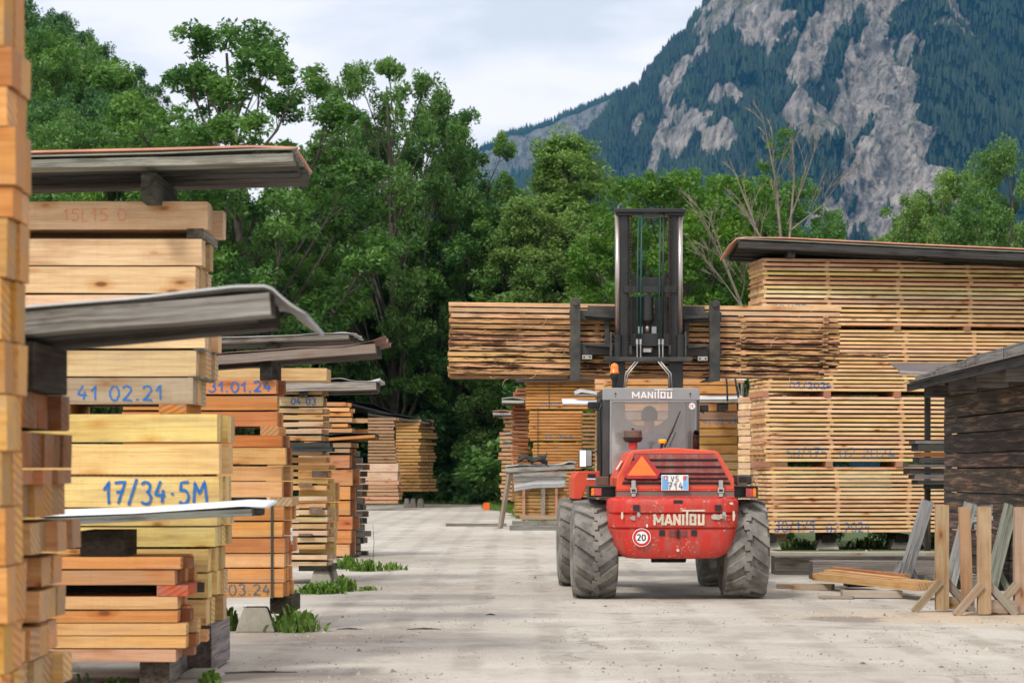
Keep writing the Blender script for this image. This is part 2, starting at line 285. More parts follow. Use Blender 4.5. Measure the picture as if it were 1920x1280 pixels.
# ------------------------------------------------------------------ ground
def yard_mat():
    m, t, p = mat('yard_gravel'); c = objco(t)
    big = noise(t, c, 0.25, 5, 0.6, (1, 0.45, 1)); mid = noise(t, c, 1.6, 6, 0.62, (1, 0.4, 1)); fine = noise(t, c, 34, 4, 0.75); grit = noise(t, c, 11, 6, 0.78)
    base = mixc(t, (0.355, 0.325, 0.275), (0.50, 0.468, 0.41), ramp(t, big, [(0.35, 0.0), (0.65, 1.0)]))
    base = mixc(t, base, (0.25, 0.215, 0.175), math_(t, 'MULTIPLY', ramp(t, mid, [(0.5, 0.0), (0.66, 1.0)]), 0.42))
    base = mixc(t, base, (0.58, 0.56, 0.51), math_(t, 'MULTIPLY', ramp(t, noise(t, c, 0.9, 5, 0.6, (0.5, 1.2, 1)), [(0.52, 0.0), (0.68, 1.0)]), 0.55))
    base = mixc(t, base, (0.16, 0.135, 0.11), math_(t, 'MULTIPLY', ramp(t, grit, [(0.57, 0.0), (0.66, 1.0)]), 0.7))
    base = mixc(t, base, (0.72, 0.68, 0.62), math_(t, 'MULTIPLY', ramp(t, fine, [(0.60, 0.0), (0.68, 1.0)]), 0.6))
    # sawdust by the trestles, damp stain; damp and painted shade beside the left stacks
    sp = t.nodes.new('ShaderNodeSeparateXYZ'); t.links.new(c, sp.inputs[0])
    def blob(x, y, rx, ry, soft=1.0, jit=0.5):
        dx = math_(t, 'DIVIDE', math_(t, 'SUBTRACT', sp.outputs[0], x), rx); dy = math_(t, 'DIVIDE', math_(t, 'SUBTRACT', sp.outputs[1], y), ry)
        r = math_(t, 'SQRT', math_(t, 'ADD', math_(t, 'MULTIPLY', dx, dx), math_(t, 'MULTIPLY', dy, dy)))
        r = math_(t, 'ADD', r, math_(t, 'MULTIPLY', math_(t, 'SUBTRACT', noise(t, c, 3.5, 6, 0.65), 0.5), jit * 2))
        return ramp(t, r, [(0.8 - 0.3 * soft, 1.0), (1.0, 0.0)])
    base = mixc(t, base, (0.50, 0.35, 0.20), math_(t, 'MULTIPLY', blob(5.2, 23.2, 2.6, 1.7, 1.5, 0.9), 0.55))
    base = mixc(t, base, (0.17, 0.15, 0.13), math_(t, 'MULTIPLY', blob(3.35, 22.8, 0.42, 0.55, 0.4, 0.9), 0.7))
    base = mixc(t, base, (0.22, 0.19, 0.165), math_(t, 'MULTIPLY', blob(-1.5, 20.6, 1.6, 1.3, 1.5, 0.6), 0.62))  # shade beside the stacks put into the ground colour, here and below
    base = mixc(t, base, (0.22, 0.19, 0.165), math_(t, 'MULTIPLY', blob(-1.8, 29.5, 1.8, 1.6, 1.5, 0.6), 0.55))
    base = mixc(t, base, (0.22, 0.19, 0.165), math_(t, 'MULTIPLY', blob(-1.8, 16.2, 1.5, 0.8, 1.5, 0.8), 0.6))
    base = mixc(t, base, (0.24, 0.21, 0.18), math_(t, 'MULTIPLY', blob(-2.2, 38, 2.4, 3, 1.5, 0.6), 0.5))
    tw = N(t, 'ShaderNodeTexWave', wave_type='BANDS', bands_direction='X', Scale=0.42, Distortion=2.2, Detail=3.0); tw.inputs['Detail Scale'].default_value = .6
    mt2 = t.nodes.new('ShaderNodeMapping'); mt2.inputs['Scale'].default_value = (1, .16, 1); t.links.new(c, mt2.inputs[0]); t.links.new(mt2.outputs[0], tw.inputs['Vector'])
    base = mixc(t, base, (0.24, 0.21, 0.175), math_(t, 'MULTIPLY', math_(t, 'MULTIPLY', ramp(t, tw.outputs['Fac'], [(0.62, 0.0), (0.9, 1.0)]), ramp(t, noise(t, c, 1.2, 5, .7), [(.42, 0.0), (.6, 1.0)])), 0.5))
    # cracks
    mm = t.nodes.new('ShaderNodeMixRGB'); mm.inputs[0].default_value = 0.35; t.links.new(c, mm.inputs[1])
    nn = N(t, 'ShaderNodeTexNoise', Scale=2.2, Detail=6.0); t.links.new(c, nn.inputs[0]); t.links.new(nn.outputs['Color'], mm.inputs[2])
    vo = N(t, 'ShaderNodeTexVoronoi', feature='DISTANCE_TO_EDGE', Scale=0.55); t.links.new(mm.outputs[0], vo.inputs['Vector'])
    ck = math_(t, 'MULTIPLY', ramp(t, vo.outputs['Distance'], [(0.004, 1.0), (0.014, 0.0)]), ramp(t, noise(t, c, 0.7, 3), [(0.47, 0.0), (0.58, 1.0)]))
    base = mixc(t, base, (0.10, 0.085, 0.07), math_(t, 'MULTIPLY', ck, 0.4))
    t.links.new(base, p.inputs['Base Color']); p.inputs['Roughness'].default_value = 0.92; p.inputs['Specular IOR Level'].default_value = 0.2
    h = math_(t, 'ADD', math_(t, 'MULTIPLY', mid, 1.6), math_(t, 'ADD', math_(t, 'MULTIPLY', grit, 0.5), math_(t, 'MULTIPLY', ck, -0.8))); bump(t, p, h, 0.45, 0.03)
    return m
def meadow_mat():
    m, t, p = mat('rough_grass'); c = objco(t)
    t.links.new(mixc(t, mixc(t, (0.03, 0.06, 0.012), (0.10, 0.16, 0.03), noise(t, c, 3, 6, 0.7)), (0.10, 0.08, 0.05), ramp(t, noise(t, c, 0.4, 4), [(0.55, 0.0), (0.7, 0.7)])), p.inputs['Base Color']); p.inputs['Roughness'].default_value = 0.95
    bump(t, p, noise(t, c, 12, 6, 0.7), 0.8, 0.1); return m
g = MB(); g.add([(-9000, -60, -0.01), (9000, -60, -0.01), (9000, 11000, -0.01), (-9000, 11000, -0.01)], [(0, 1, 2, 3)])
tag(g.build('ground', meadow_mat()), kind='structure')
# yard outline, ragged at the far edge
pts = [(-14, -20), (16, -20), (16, 34)]
edge = [(16, 34), (15, 41), (4.9, 42.2), (4.4, 60), (2.2, 62), (0.9, 66), (0.2, 72), (0.0, 80), (-1.0, 92), (-1.2, 104), (-6, 108), (-12, 106), (-14, 70)]
for (x0, y0), (x1, y1) in zip(edge, edge[1:]):
    for k in range(1, 9):
        f = k / 8; pts.append((x0 + (x1 - x0) * f + rnd.uniform(-.25, .25), y0 + (y1 - y0) * f + rnd.uniform(-.6, .6)))
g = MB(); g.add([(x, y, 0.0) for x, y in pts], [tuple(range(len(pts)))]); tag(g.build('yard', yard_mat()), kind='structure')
# ------------------------------------------------------------------ lumber
def pal(c, v=0.12):
    k = 1 + rnd.uniform(-v, v); return (min(.85, c[0] * k * rnd.uniform(.97, 1.03)), min(.85, c[1] * k * rnd.uniform(.93, 1.05)), min(.85, c[2] * k * rnd.uniform(.84, 1.08)))
PALE = (0.76, 0.53, 0.34); YEL = (0.84, 0.64, 0.25); ORG = (0.66, 0.30, 0.10); LORG = (0.70, 0.41, 0.18); BRN = (0.26, 0.10, 0.04)
GRY = (0.25, 0.245, 0.23); LGRY = (0.36, 0.35, 0.33); DGRY = (0.07, 0.071, 0.069); HON = (0.84, 0.545, 0.30); PINK = (0.55, 0.33, 0.20); LOADC = (0.64, 0.39, 0.20)
def bgeom(L, W, T, seg=5, bow=0.0, skew=0.0):
    vs = []; gcs = []; off = Vector((rnd.uniform(0, 50), rnd.uniform(0, 50), rnd.uniform(0, 50)))
    b1_, b2_ = rnd.uniform(-bow, bow), rnd.uniform(-bow, bow); sk = [rnd.uniform(-skew, skew) for _ in range(2)]
    for i in range(seg + 1):
        f = i / seg; x = (f - .5) * L; dz = b1_ * math.sin(math.pi * f) + b2_ * math.sin(2 * math.pi * f); dy = b2_ * math.sin(math.pi * f) * .6
        ex = sk[0] if i == 0 else (sk[1] if i == seg else 0)
        for (y, z) in ((-W/2, -T/2), (W/2, -T/2), (W/2, T/2), (-W/2, T/2)):
            p = Vector((x + ex * (z / T), y + dy, z + dz)); vs.append(p); gcs.append(Vector((x, y, z)) + off)
    fs = [(0, 3, 2, 1)]; en = [1.0]
    for i in range(seg):
        for k in range(4): fs.append((i*4+k, i*4+(k+1) % 4, (i+1)*4+(k+1) % 4, (i+1)*4+k)); en.append(0.0)
    n = seg * 4; fs.append((n, n+1, n+2, n+3)); en.append(1.0)
    return vs, gcs, fs, en
class WB:      # collects wooden boxes with their grain attributes
    def __init__(s): s.v = []; s.g = []; s.f = []; s.e = []; s.c = []; s.b = []
    def add(s, geo, col, Mx=None, bark=0.0):
        vs, gc, fs, en = geo; b = len(s.v)
        s.v += [tuple(Mx @ p if Mx else p) for p in vs]; s.g += [tuple(q) for q in gc]; s.f += [tuple(i + b for i in f) for f in fs]
        s.e += en; s.c += [(*col, 1.0)] * len(fs); s.b += [bark] * len(fs); return s
    def bar(s, a, b, wx, wy, col, up=(0, 0, 1), bow=0.0):
        a = Vector(a); b = Vector(b); t = (b - a); L = t.length; t.normalize(); u = Vector(up)
        if abs(t.dot(u)) > 0.98: u = Vector((0, 1, 0))
        y = u.cross(t).normalized(); z = t.cross(y)
        Mx = Matrix.Translation((a + b) / 2) @ Matrix((t, y, z)).transposed().to_4x4()
        return s.add(bgeom(L, wx, wy, 3, bow), col, Mx)
    def build(s, name, parent=None, loc=(0, 0, 0), rot=(0, 0, 0), m=None):
        me = bpy.data.meshes.new(name); me.from_pydata(s.v, [], s.f); me.materials.append(m or (WEATH if max(s.c[0][:3]) - min(s.c[0][:3]) < .065 else WOOD))
        a = me.attributes.new('gc', 'FLOAT_VECTOR', 'POINT'); a.data.foreach_set('vector', [x for q in s.g for x in q])
        a = me.attributes.new('isend', 'FLOAT', 'FACE'); a.data.foreach_set('value', s.e)
        a = me.attributes.new('bark', 'FLOAT', 'FACE'); a.data.foreach_set('value', s.b)
        a = me.attributes.new('col', 'FLOAT_COLOR', 'FACE'); a.data.foreach_set('color', [x for q in s.c for x in q])
        me.update(); o = bpy.data.objects.new(name, me); COL.objects.link(o); o.location = loc; o.rotation_euler = rot
        if parent is not None: o.parent = parent
        return o
REST = WB()
class Stack:
    def __init__(s, phrase, D, kind='board', group=None, yaw=0.0, x0=None):
        s.ph = phrase; s.D = D; s.kind = kind; s.group = group; s.yaw = yaw; s.n = 0; s.rows = []
        s.O = Vector((x0 if x0 is not None else 0.0, D, 0)); s.Mx = Matrix.Translation(s.O) @ Matrix.Rotation(yaw, 4, 'Z')
    def lx(s, px): return X(px, s.D) - s.O.x
    def row(s, py0, py1, xa, xb, col, deep=1, bw=0.2, real=1, y0=0.0, jit=0.01, cn='pale', ejit=None, bark=0.0, bow=0.002, gap=0.004, cols=None, tilt=0.0, note=None):
        """a layer between pixel heights py0 (top) and py1; xa..xb local metres; DEEP boards behind each other, the first REAL of them objects"""
        z1, z0 = Z(py0, s.D), Z(py1, s.D); s.n += 1; front = None; ej = jit if ejit is None else ejit
        for j in range(deep):
            c = pal(cols[j % len(cols)] if cols else col); a = xa + rnd.uniform(-jit, jit); b = xb + (rnd.uniform(-ej, ej) if j else rnd.uniform(-jit, jit) * .3)
            yy = y0 + j * (bw + gap) + bw / 2 + rnd.uniform(-.002, .002); geo = bgeom(b - a, bw, z1 - z0, 6, bow, 0.004)
            ctr = Vector(((a + b) / 2, yy, (z0 + z1) / 2))
            if j < real:
                o = WB().add(geo, c, bark=bark).build({'board': 'plank', 'beam': 'timber_beam'}[s.kind], loc=s.Mx @ ctr, rot=(0, -tilt + rnd.uniform(-.0006, .0006), s.yaw + (rnd.uniform(-.006, .006) if s.kind == 'beam' else 0)))
                where = f"{ordi(s.n)} from top" + (f", {ordi(j + 1)} from front" if real > 1 else "")
                lab = f"{note or cn + ' ' + s.kind}, {where}, in {s.ph}"
                tag(o, lab, s.kind, s.group or f"{s.kind}s in {s.ph}")
                if j == 0: front = o; s.rows.append((o, ctr, z0, z1, a, b, y0))
            elif j >= 6 and s.kind == 'board': REST.add(geo, c, s.Mx @ Matrix.Translation(ctr + Vector((.7, 0, 0))), bark)  # out-of-view package added behind to block light through the gaps
            else: REST.add(geo, c, s.Mx @ Matrix.Translation(ctr), bark)
        return front
# ---- handwriting
def arc(cx, cy, rx, ry, a0, a1, n=12): return [(cx + rx * math.cos(R(a0 + (a1 - a0) * i / n)), cy + ry * math.sin(R(a0 + (a1 - a0) * i / n))) for i in range(n + 1)]
GL = {
 '0': (.62, [arc(.3, .5, .27, .5, 100, 440, 18)]), '1': (.42, [[(.02, .62), (.3, 1), (.27, .5), (.3, 0)]]),
 '2': (.62, [arc(.27, .74, .25, .26, 160, -25, 9) + [(.25, .25), (.02, .02), (.3, .06), (.58, 0)]]),
 '3': (.6, [arc(.25, .76, .24, .24, 150, -70, 9) + arc(.26, .26, .28, .27, 70, -150, 9)]),
 '4': (.62, [[(.3, 1), (.02, .38), (.55, .34)], [(.42, .62), (.36, 0)]]),
 '5': (.6, [[(.55, 1), (.14, .97), (.1, .6)] + arc(.26, .32, .28, .32, 110, -140, 9)]),
 '7': (.6, [[(.02, .95), (.58, 1), (.2, 0)], [(.12, .52), (.5, .55)]]),
 '8': (.6, [arc(.28, .76, .2, .23, -90, 270, 12), arc(.28, .26, .25, .26, 95, 440, 12)]),
 '/': (.5, [[(0, -.1), (.45, 1.1)]]), '.': (.28, [[(.06, .04), (.12, .0), (.17, .05)]]), '·': (.3, [[(.08, .45), (.14, .42), (.18, .46)]]),
 'M': (.85, [[(.05, 0), (.1, .95), (.35, .4), (.62, 1), (.75, .02)]]), 'V': (.6, [[(0, 1), (.27, 0), (.54, 1)]]),
 'S': (.6, [arc(.28, .75, .24, .25, 30, 250, 9) + arc(.28, .25, .26, .25, 80, -150, 9)]),
 'C': (.6, [arc(.3, .5, .28, .5, 50, 310, 12)]), 'E': (.6, [arc(.3, .5, .28, .5, 50, 310, 12), [(.06, .5), (.45, .5)]]), 'L': (.5, [[(.05, 1), (.05, 0), (.45, 0)]]),
 ' ': (.4, []), '|': (.3, [[(.1, 0), (.12, 1)]]),
}
def strokes(text, x, z, h, wob=0.03, sp=0.16, wide=1.0):
    outp = []
    for ch in text:
        adv, ps = GL[ch]; dy = rnd.uniform(-wob, wob)
        for p in ps: outp.append([(x + q[0] * h * wide + rnd.uniform(-wob, wob) * h * .3, z + (q[1] + dy) * h + rnd.uniform(-wob, wob) * h * .3) for q in p])
        x += (adv + sp) * h * wide
    return outp, x
def ribbons(polys, wdt, yb, mb, keep=None, step=0.0004, cap=True):
    for k, pl in enumerate(polys):
        q = []
        for (x0, z0), (x1, z1) in zip(pl, pl[1:]):
            n = max(1, int(math.hypot(x1 - x0, z1 - z0) / (wdt * 0.8)))
            q += [(x0 + (x1 - x0) * i / n, z0 + (z1 - z0) * i / n) for i in range(n)]
        q.append(pl[-1]); vs = []
        for i, (x, z) in enumerate(q):
            a = q[max(i - 1, 0)]; b = q[min(i + 1, len(q) - 1)]; dx, dz = b[0] - a[0], b[1] - a[1]; L = math.hypot(dx, dz) or 1
            hw = wdt / 2 * (1 + 0.12 * math.sin(i * 1.7)); nx, nz = -dz / L * hw, dx / L * hw; y = yb - step * (k % 8)
            vs += [(x + nx, y, z + nz), (x - nx, y, z - nz)]
        fs = [(2*i, 2*i+1, 2*i+3, 2*i+2) for i in range(len(q) - 1) if keep is None or keep((q[i][0] + q[i+1][0]) / 2, (q[i][1] + q[i+1][1]) / 2)]
        if fs: mb.add(vs, fs)
def write(stack, text, px0, py_base, hpx, m='bluepaint', wpx=3.0, wide=1.0, wob=0.03):
    s = F / stack.D; polys, _ = strokes(text, stack.lx(px0), Z(py_base, stack.D), hpx / s, wob, wide=wide)
    for (o, ctr, z0, z1, a, b, y0) in stack.rows:
        mb = MB(); ribbons([[(x - ctr.x, z - ctr.z) for x, z in pl] for pl in polys], wpx / s, y0 - ctr.y - 0.004, mb,
                           lambda x, z: z0 - ctr.z + .001 < z < z1 - ctr.z - .001 and a - ctr.x < x < b - ctr.x)
        if mb.f: mb.build('painted_lettering', M[m], o)
def block(name, D, px0, px1, py0, py1, dep, col, label, cat='block', group=None, yo=0.0, bark=0.0):
    x0, x1, z1, z0 = X(px0, D), X(px1, D), Z(py0, D), Z(py1, D)
    # grain runs in depth: rotate a box 90 degrees
    o = WB().add(bgeom(dep, x1 - x0, z1 - z0, 2, 0.001), pal(col), bark=bark).build(name, loc=((x0 + x1) / 2, D + yo + dep / 2, (z0 + z1) / 2), rot=(0, 0, R(90)))
    return tag(o, label, cat, group)
def foot(D, pxc, pyb, wpx, hpx, label, dep=0.35, yo=0, tilt=0):
    s = F / D; wd = wpx / s / 2; h = hpx / s
    mb = MB(); vs = []
    for (z, k, q) in ((0, 1, 1), (h * .35, .88, .93), (h * .93, .62, .75), (h, .56, .68)):
        vs += [(-wd*k, -dep/2*q, z), (wd*k, -dep/2*q, z), (wd*k, dep/2*q, z), (-wd*k, dep/2*q, z)]
    fs = [(0, 3, 2, 1), (12, 13, 14, 15)] + [(i*4+k, i*4+(k+1) % 4, i*4+4+(k+1) % 4, i*4+4+k) for i in range(3) for k in range(4)]
    mb.add(vs, fs); o = mb.build('concrete_footing', M['concrete'], loc=(X(pxc, D), D + yo + dep / 2, 0), rot=(0, 0, rnd.uniform(-.1, .1) + tilt), bevel=0.012)
    return tag(o, label, 'footing', 'concrete footings under the stacks')
def roof(name, label, D, top, width, drop, sheet, under=0.1, ucol=GRY, nplank=5, blocks=(), xL=-8, amp=0.018, pitch=0.09, sheet_dx=0.0, crumple=0.0, droop=0.0, ulen=0.0, under2=0.0, cross=None):
    """corrugated sheet on planks; TOP = front edge as pixels (px, py); goes back WIDTH metres dropping DROP"""
    s = F / D; P = [(X(a, D), Z(b, D)) for a, b in top]; e = empty(name, (P[0][0], D, 0), label=label, cat='roof cover'); ox = P[0][0]
    def zt(x):
        if x <= P[0][0]: return P[0][1] + (P[1][1] - P[0][1]) / (P[1][0] - P[0][0]) * (x - P[0][0])
        for (a, b), (c, dd) in zip(P, P[1:]):
            if x <= c: return b + (dd - b) * (x - a) / (c - a)
        return P[-1][1]
    xs = [P[0][0] + (P[-1][0] - P[0][0]) * i / 40 for i in range(41)]; ny = max(8, int(width / pitch * 6)); mb = MB(); vs = []
    for i, x in enumerate(xs):
        for j in range(ny + 1):
            y = width * j / ny; z = zt(x) - drop * y / width + amp * math.sin(2 * math.pi * y / pitch) - droop * (y / width) ** 2 * max(0, (i - 28) / 12)
            if crumple: z += crumple * mnoise.noise(Vector((x * 3, y * 4, D))) * (0.3 + max(0, (i - 26) / 7))
            vs.append((x - ox + (crumple * .5 * mnoise.noise(Vector((y * 9, x, 3))) if i == 40 else 0), y, z))
    mb.add(vs, [(i*(ny+1)+j, (i+1)*(ny+1)+j, (i+1)*(ny+1)+j+1, i*(ny+1)+j+1) for i in range(40) for j in range(ny)])
    mb.build('metal_sheet', M[sheet], e, smooth=True, solid=0.004)
    if under:
        xa, xb = xs[0], xs[-1] - sheet_dx
        for k in range(nplank):
            pw = width / nplank; y = (k + .5) * pw; b = xb - rnd.uniform(0, .05) - ulen * (k % 2); za = zt(xa) - drop * y / width - amp - .008; zb = zt(b) - drop * y / width - amp - .008
            th = under * rnd.uniform(.75, 1)
            WB().bar((xa - ox, y, za - th / 2), (b - ox, y, zb - th / 2), pw * .92, th, pal(ucol if k == 0 else tuple(q * .45 for q in ucol), .2), bow=0.004).build('plank', e)  # inner planks darkened: shade under the cover put into their colour
            if under2: WB().bar((xa - ox, y + .03, za - under - under2 / 2), (b - .12 - ox - rnd.uniform(0, .2), y + .03, zb - under - under2 / 2), pw * .8, under2, pal(ucol, .25), bow=0.004).build('plank', e)
    for (a, b, c, dd) in blocks:
        x0, x1, z1, z0 = X(a, D), X(b, D), Z(c, D), Z(dd, D)
        WB().add(bgeom(width * .8, x1 - x0, z1 - z0, 2), pal(DGRY, .3), Matrix.Translation(((x0 + x1) / 2 - ox, width * .42 + .03, (z0 + z1) / 2)) @ Matrix.Rotation(R(90), 4, 'Z')).build('support_block', e)
    return e
# ====================================================================== LEFT SIDE STACKS
# --- S1a: nearest stack, only its bright road-facing ends at the frame's edge
rs = random.Random(3)
def near_rows(tag_, D, xend, ys, cols, deep, bw, cn, ph, grp, real=99):
    s = Stack(ph, D, 'beam', grp)
    for i, ((a, b), xe) in enumerate(zip(ys, xend)):
        s.row(a, b, X(xe, D) - 2.6, X(xe, D), cols[i % len(cols)], deep=deep, bw=bw, real=deep if deep <= real else real, jit=0.006, ejit=0.02, cn=cn, bow=0.001, gap=0.006, cols=[pal(cols[(i + q) % len(cols)], .15) for q in range(4)])
    return s
D1 = 8.2
ys = []; y = -60
hs = [148, 75, 76, 110, 60, 112, 118, 100, 108, 104, 112, 108, 96, 110, 112, 100]
for h in hs: ys.append((y, y + h - 3)); y += h
xe = [6, 22, 14, 30, 22, 12, 2, 8, 12, 4, 10, 14, 6, 2, 6, 10]
near_rows('a', D1, xe, ys, [(0.66, 0.34, 0.10), (0.62, 0.30, 0.09), (0.68, 0.38, 0.14)], 2, 0.16, 'bright orange', 'nearest stack at the left edge', 'beams in the nearest stack')
# --- S1b: rough beams with dark and pale ends, second stack
D2 = 9.8
ys = [(732, 800), (808, 876), (880, 908), (908, 972), (982, 1040), (1052, 1108), (1118, 1178), (1188, 1246), (1254, 1312), (1320, 1380)]
xe = [46, 42, 46, 34, 56, 28, 24, 28, 30, 26]
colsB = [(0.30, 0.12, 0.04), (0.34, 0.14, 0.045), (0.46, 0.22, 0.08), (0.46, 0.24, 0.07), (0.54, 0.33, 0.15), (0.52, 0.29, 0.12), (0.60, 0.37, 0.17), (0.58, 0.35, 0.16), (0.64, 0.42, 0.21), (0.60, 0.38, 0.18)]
s = Stack('near stack under grey corrugated roof', D2, 'beam', 'beams in the second stack')
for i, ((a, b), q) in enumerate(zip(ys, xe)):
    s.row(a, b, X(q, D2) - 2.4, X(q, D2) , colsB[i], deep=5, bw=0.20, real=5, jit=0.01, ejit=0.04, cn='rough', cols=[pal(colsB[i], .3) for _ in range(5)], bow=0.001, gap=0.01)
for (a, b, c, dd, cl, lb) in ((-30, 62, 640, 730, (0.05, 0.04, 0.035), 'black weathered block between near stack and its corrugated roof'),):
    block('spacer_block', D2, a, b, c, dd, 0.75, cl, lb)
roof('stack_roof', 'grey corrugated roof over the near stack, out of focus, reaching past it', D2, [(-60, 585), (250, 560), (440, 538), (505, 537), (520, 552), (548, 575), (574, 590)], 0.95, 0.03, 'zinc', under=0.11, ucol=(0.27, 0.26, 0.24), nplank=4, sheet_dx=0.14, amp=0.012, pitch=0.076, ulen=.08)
# --- S2: tall pale stack, yellow beams below
D3 = 16.5; S = lambda D: F / D
s2 = Stack('tall pale stack', D3, 'beam', 'pale beams in the tall left stack')
xl = X(0, D3) - 0.4
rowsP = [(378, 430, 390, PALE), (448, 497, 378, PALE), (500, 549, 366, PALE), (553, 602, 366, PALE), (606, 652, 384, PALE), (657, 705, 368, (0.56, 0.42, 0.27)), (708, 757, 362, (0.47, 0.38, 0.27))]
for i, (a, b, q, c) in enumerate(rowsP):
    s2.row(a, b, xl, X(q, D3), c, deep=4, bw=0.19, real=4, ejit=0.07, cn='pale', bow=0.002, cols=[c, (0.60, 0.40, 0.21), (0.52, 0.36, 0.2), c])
write(s2, '15L15 0', 118, 414, 22, 'pinkmark', 2.2, 1.2)
write(s2, '41 02.21', 146, 750, 27, 'bluepaint', 3.4, 1.15, 0.05)
block('bearer', D3, 350, 382, 428, 446, 0.78, GRY, 'grey weathered bearer under the topmost beam of tall pale stack', 'bearer')
block('bearer', D3, 362, 378, 653, 657.5, 0.8, GRY, 'thin grey bearer above the lowest two layers of tall pale stack', 'bearer')
block('bearer', D3, 352, 376, 704.5, 708.5, 0.85, GRY, 'thin grey bearer under the sixth layer of tall pale stack', 'bearer')
block('bearer', D3, 298, 349, 757, 775, 0.8, (0.62, 0.26, 0.06), 'bright orange bearer between the pale beams and the yellow beams', 'bearer')
block('bearer', D3, 90, 130, 757, 775, 0.8, ORG, 'orange bearer under the left part of the pale beams', 'bearer')
sy = Stack('yellow beam stack', D3 - .02, 'beam', 'yellow beams in the tall left stack')
rowsY = [(776, 828, 408), (832, 888, 412), (893, 950, 412), (953, 985, 408), (988, 1024, 404), (1029, 1072, 390), (1075, 1120, 392), (1124, 1172, 388)]
for i, (a, b, q) in enumerate(rowsY):
    sy.row(a, b, xl, X(q, D3), YEL, deep=4, bw=0.2, real=4, ejit=0.05, cn='yellow', cols=[YEL, (0.66, 0.47, 0.2), YEL, (0.6, 0.42, 0.2)], note='wide yellow beam')
write(sy, '17/34·5M', 194, 943, 41, 'bluepaint', 5.2, 0.86, 0.03)
block('bearer', D3, 110, 380, 889, 892.6, 0.8, (0.5, 0.28, 0.12), 'thin orange bearer strip above the lettered yellow beam', 'bearer', yo=0.01)
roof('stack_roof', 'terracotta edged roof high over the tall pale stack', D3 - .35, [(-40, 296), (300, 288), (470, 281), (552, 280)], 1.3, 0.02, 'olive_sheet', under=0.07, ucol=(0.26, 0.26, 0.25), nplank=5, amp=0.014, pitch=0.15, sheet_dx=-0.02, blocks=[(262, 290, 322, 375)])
clay = roof('roof_sheet', 'terracotta corrugated sheet lying along the top of the high left roof', D3 - .22, [(20, 287), (300, 281), (470, 276), (556, 279)], 1.25, 0.01, 'clay_sheet', under=0, amp=0.02, pitch=0.12)
block('weight_block', D3 - .3, 473, 522, 280, 300, 0.25, LGRY, 'pale weathered wood block lying on right end of the high roof', 'block')
block('weight_block', D3 - .3, 250, 297, 290, 304, 0.25, GRY, 'small grey wood block lying on middle of the high roof', 'block')
# low stack in front with zinc sheet
D4 = 15.6
sl_ = Stack('low stack of thin beams', D4, 'beam', 'beams in the low front stack')
rowsL = [(1044, 1066, 338, ORG), (1069, 1096, 328, (0.48, 0.24, 0.10)), (1118, 1141, 333, LORG), (1144, 1166, 333, ORG), (1168, 1190, 348, LORG), (1192, 1214, 349, LORG), (1217, 1240, 330, (0.55, 0.32, 0.2))]
for i, (a, b, q, c) in enumerate(rowsL):
    sl_.row(a, b, X(20, D4), X(q, D4), c, deep=5, bw=0.14, real=5, ejit=0.07, cn='reddish', cols=[c, BRN, c, ORG, c])
for k, (a, b) in enumerate(((1097, 1117),)):
    block('bearer', D4, 294, 352, a, b, 0.7, (0.62, 0.12, 0.05), 'red painted bearer end in the low stack of thin beams', 'bearer')
    block('bearer', D4, 60, 100, a, b, 0.7, GRY, 'grey bearer at the left of the low stack of thin beams', 'bearer')
o = WB().add(bgeom(1.2, .05, .07, 3), (0.09, 0.085, 0.06)).build('timber_beam', loc=(X(200, D4), D4 + .5, Z(1107, D4))); tag(o, 'dark olive beam recessed inside the low stack of thin beams', 'beam')
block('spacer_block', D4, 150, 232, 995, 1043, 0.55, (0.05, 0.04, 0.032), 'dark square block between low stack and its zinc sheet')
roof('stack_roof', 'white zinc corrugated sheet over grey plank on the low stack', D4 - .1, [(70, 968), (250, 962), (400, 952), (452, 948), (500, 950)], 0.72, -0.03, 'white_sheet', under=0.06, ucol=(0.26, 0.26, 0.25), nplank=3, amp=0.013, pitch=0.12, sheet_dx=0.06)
block('bearer', D4 + .1, 262, 318, 1240, 1282, 1.6, (0.20, 0.19, 0.165), 'grey weathered sleeper under the low stack of thin beams', 'bearer')
block('bearer', D3 + .05, 330, 396, 1172, 1258, 1.1, (0.24, 0.225, 0.20), 'big split grey sleeper under the yellow beams', 'bearer')
foot(D3 - .3, 372, 0, 80, 14, 'mossy concrete footing under the yellow beam stack')
# --- S3 orange stack
D5 = 20.9
s3 = Stack('tall orange stack', D5, 'beam', 'orange beams in the third stack')
ORG2 = (0.66, 0.31, 0.10)
rows3 = [(712, 738, 518, (0.58, 0.25, 0.09)), (742, 768, 520, (0.62, 0.27, 0.09)), (772, 799, 520, (0.52, 0.22, 0.08)), (816, 838, 528, (0.46, 0.17, 0.05)), (839, 870, 535, (0.68, 0.40, 0.15)),
         (874, 901, 528, LORG), (903, 932, 528, LORG), (949, 975, 532, ORG2), (978, 1006, 530, ORG2), (1009, 1036, 534, (0.55, 0.22, 0.08)), (1038, 1063, 533, LORG), (1066, 1091, 533, ORG2), (1093, 1119, 530, (0.58, 0.26, 0.09))]
for i, (a, b, q, c) in enumerate(rows3):
    s3.row(a, b, X(230, D5), X(q, D5), c, deep=4, bw=0.17, real=3, ejit=0.06, cn='orange', cols=[c, BRN if i < 7 else c, c, ORG])
write(s3, '31.01.24', 391, 734, 19, 'bluepaint', 3.0, 1.25, 0.04)
write(s3, '03.24', 429, 1115, 20, 'bluegreen', 2.2, 1.15, 0.05)
block('bearer', D5, 488, 522, 799, 816, 0.7, ORG, 'orange bearer under the third layer of tall orange stack', 'bearer')
block('bearer', D5, 507, 547, 932, 948.6, 0.7, (0.5, 0.36, 0.2), 'pale grey bearer in the middle of tall orange stack', 'bearer')
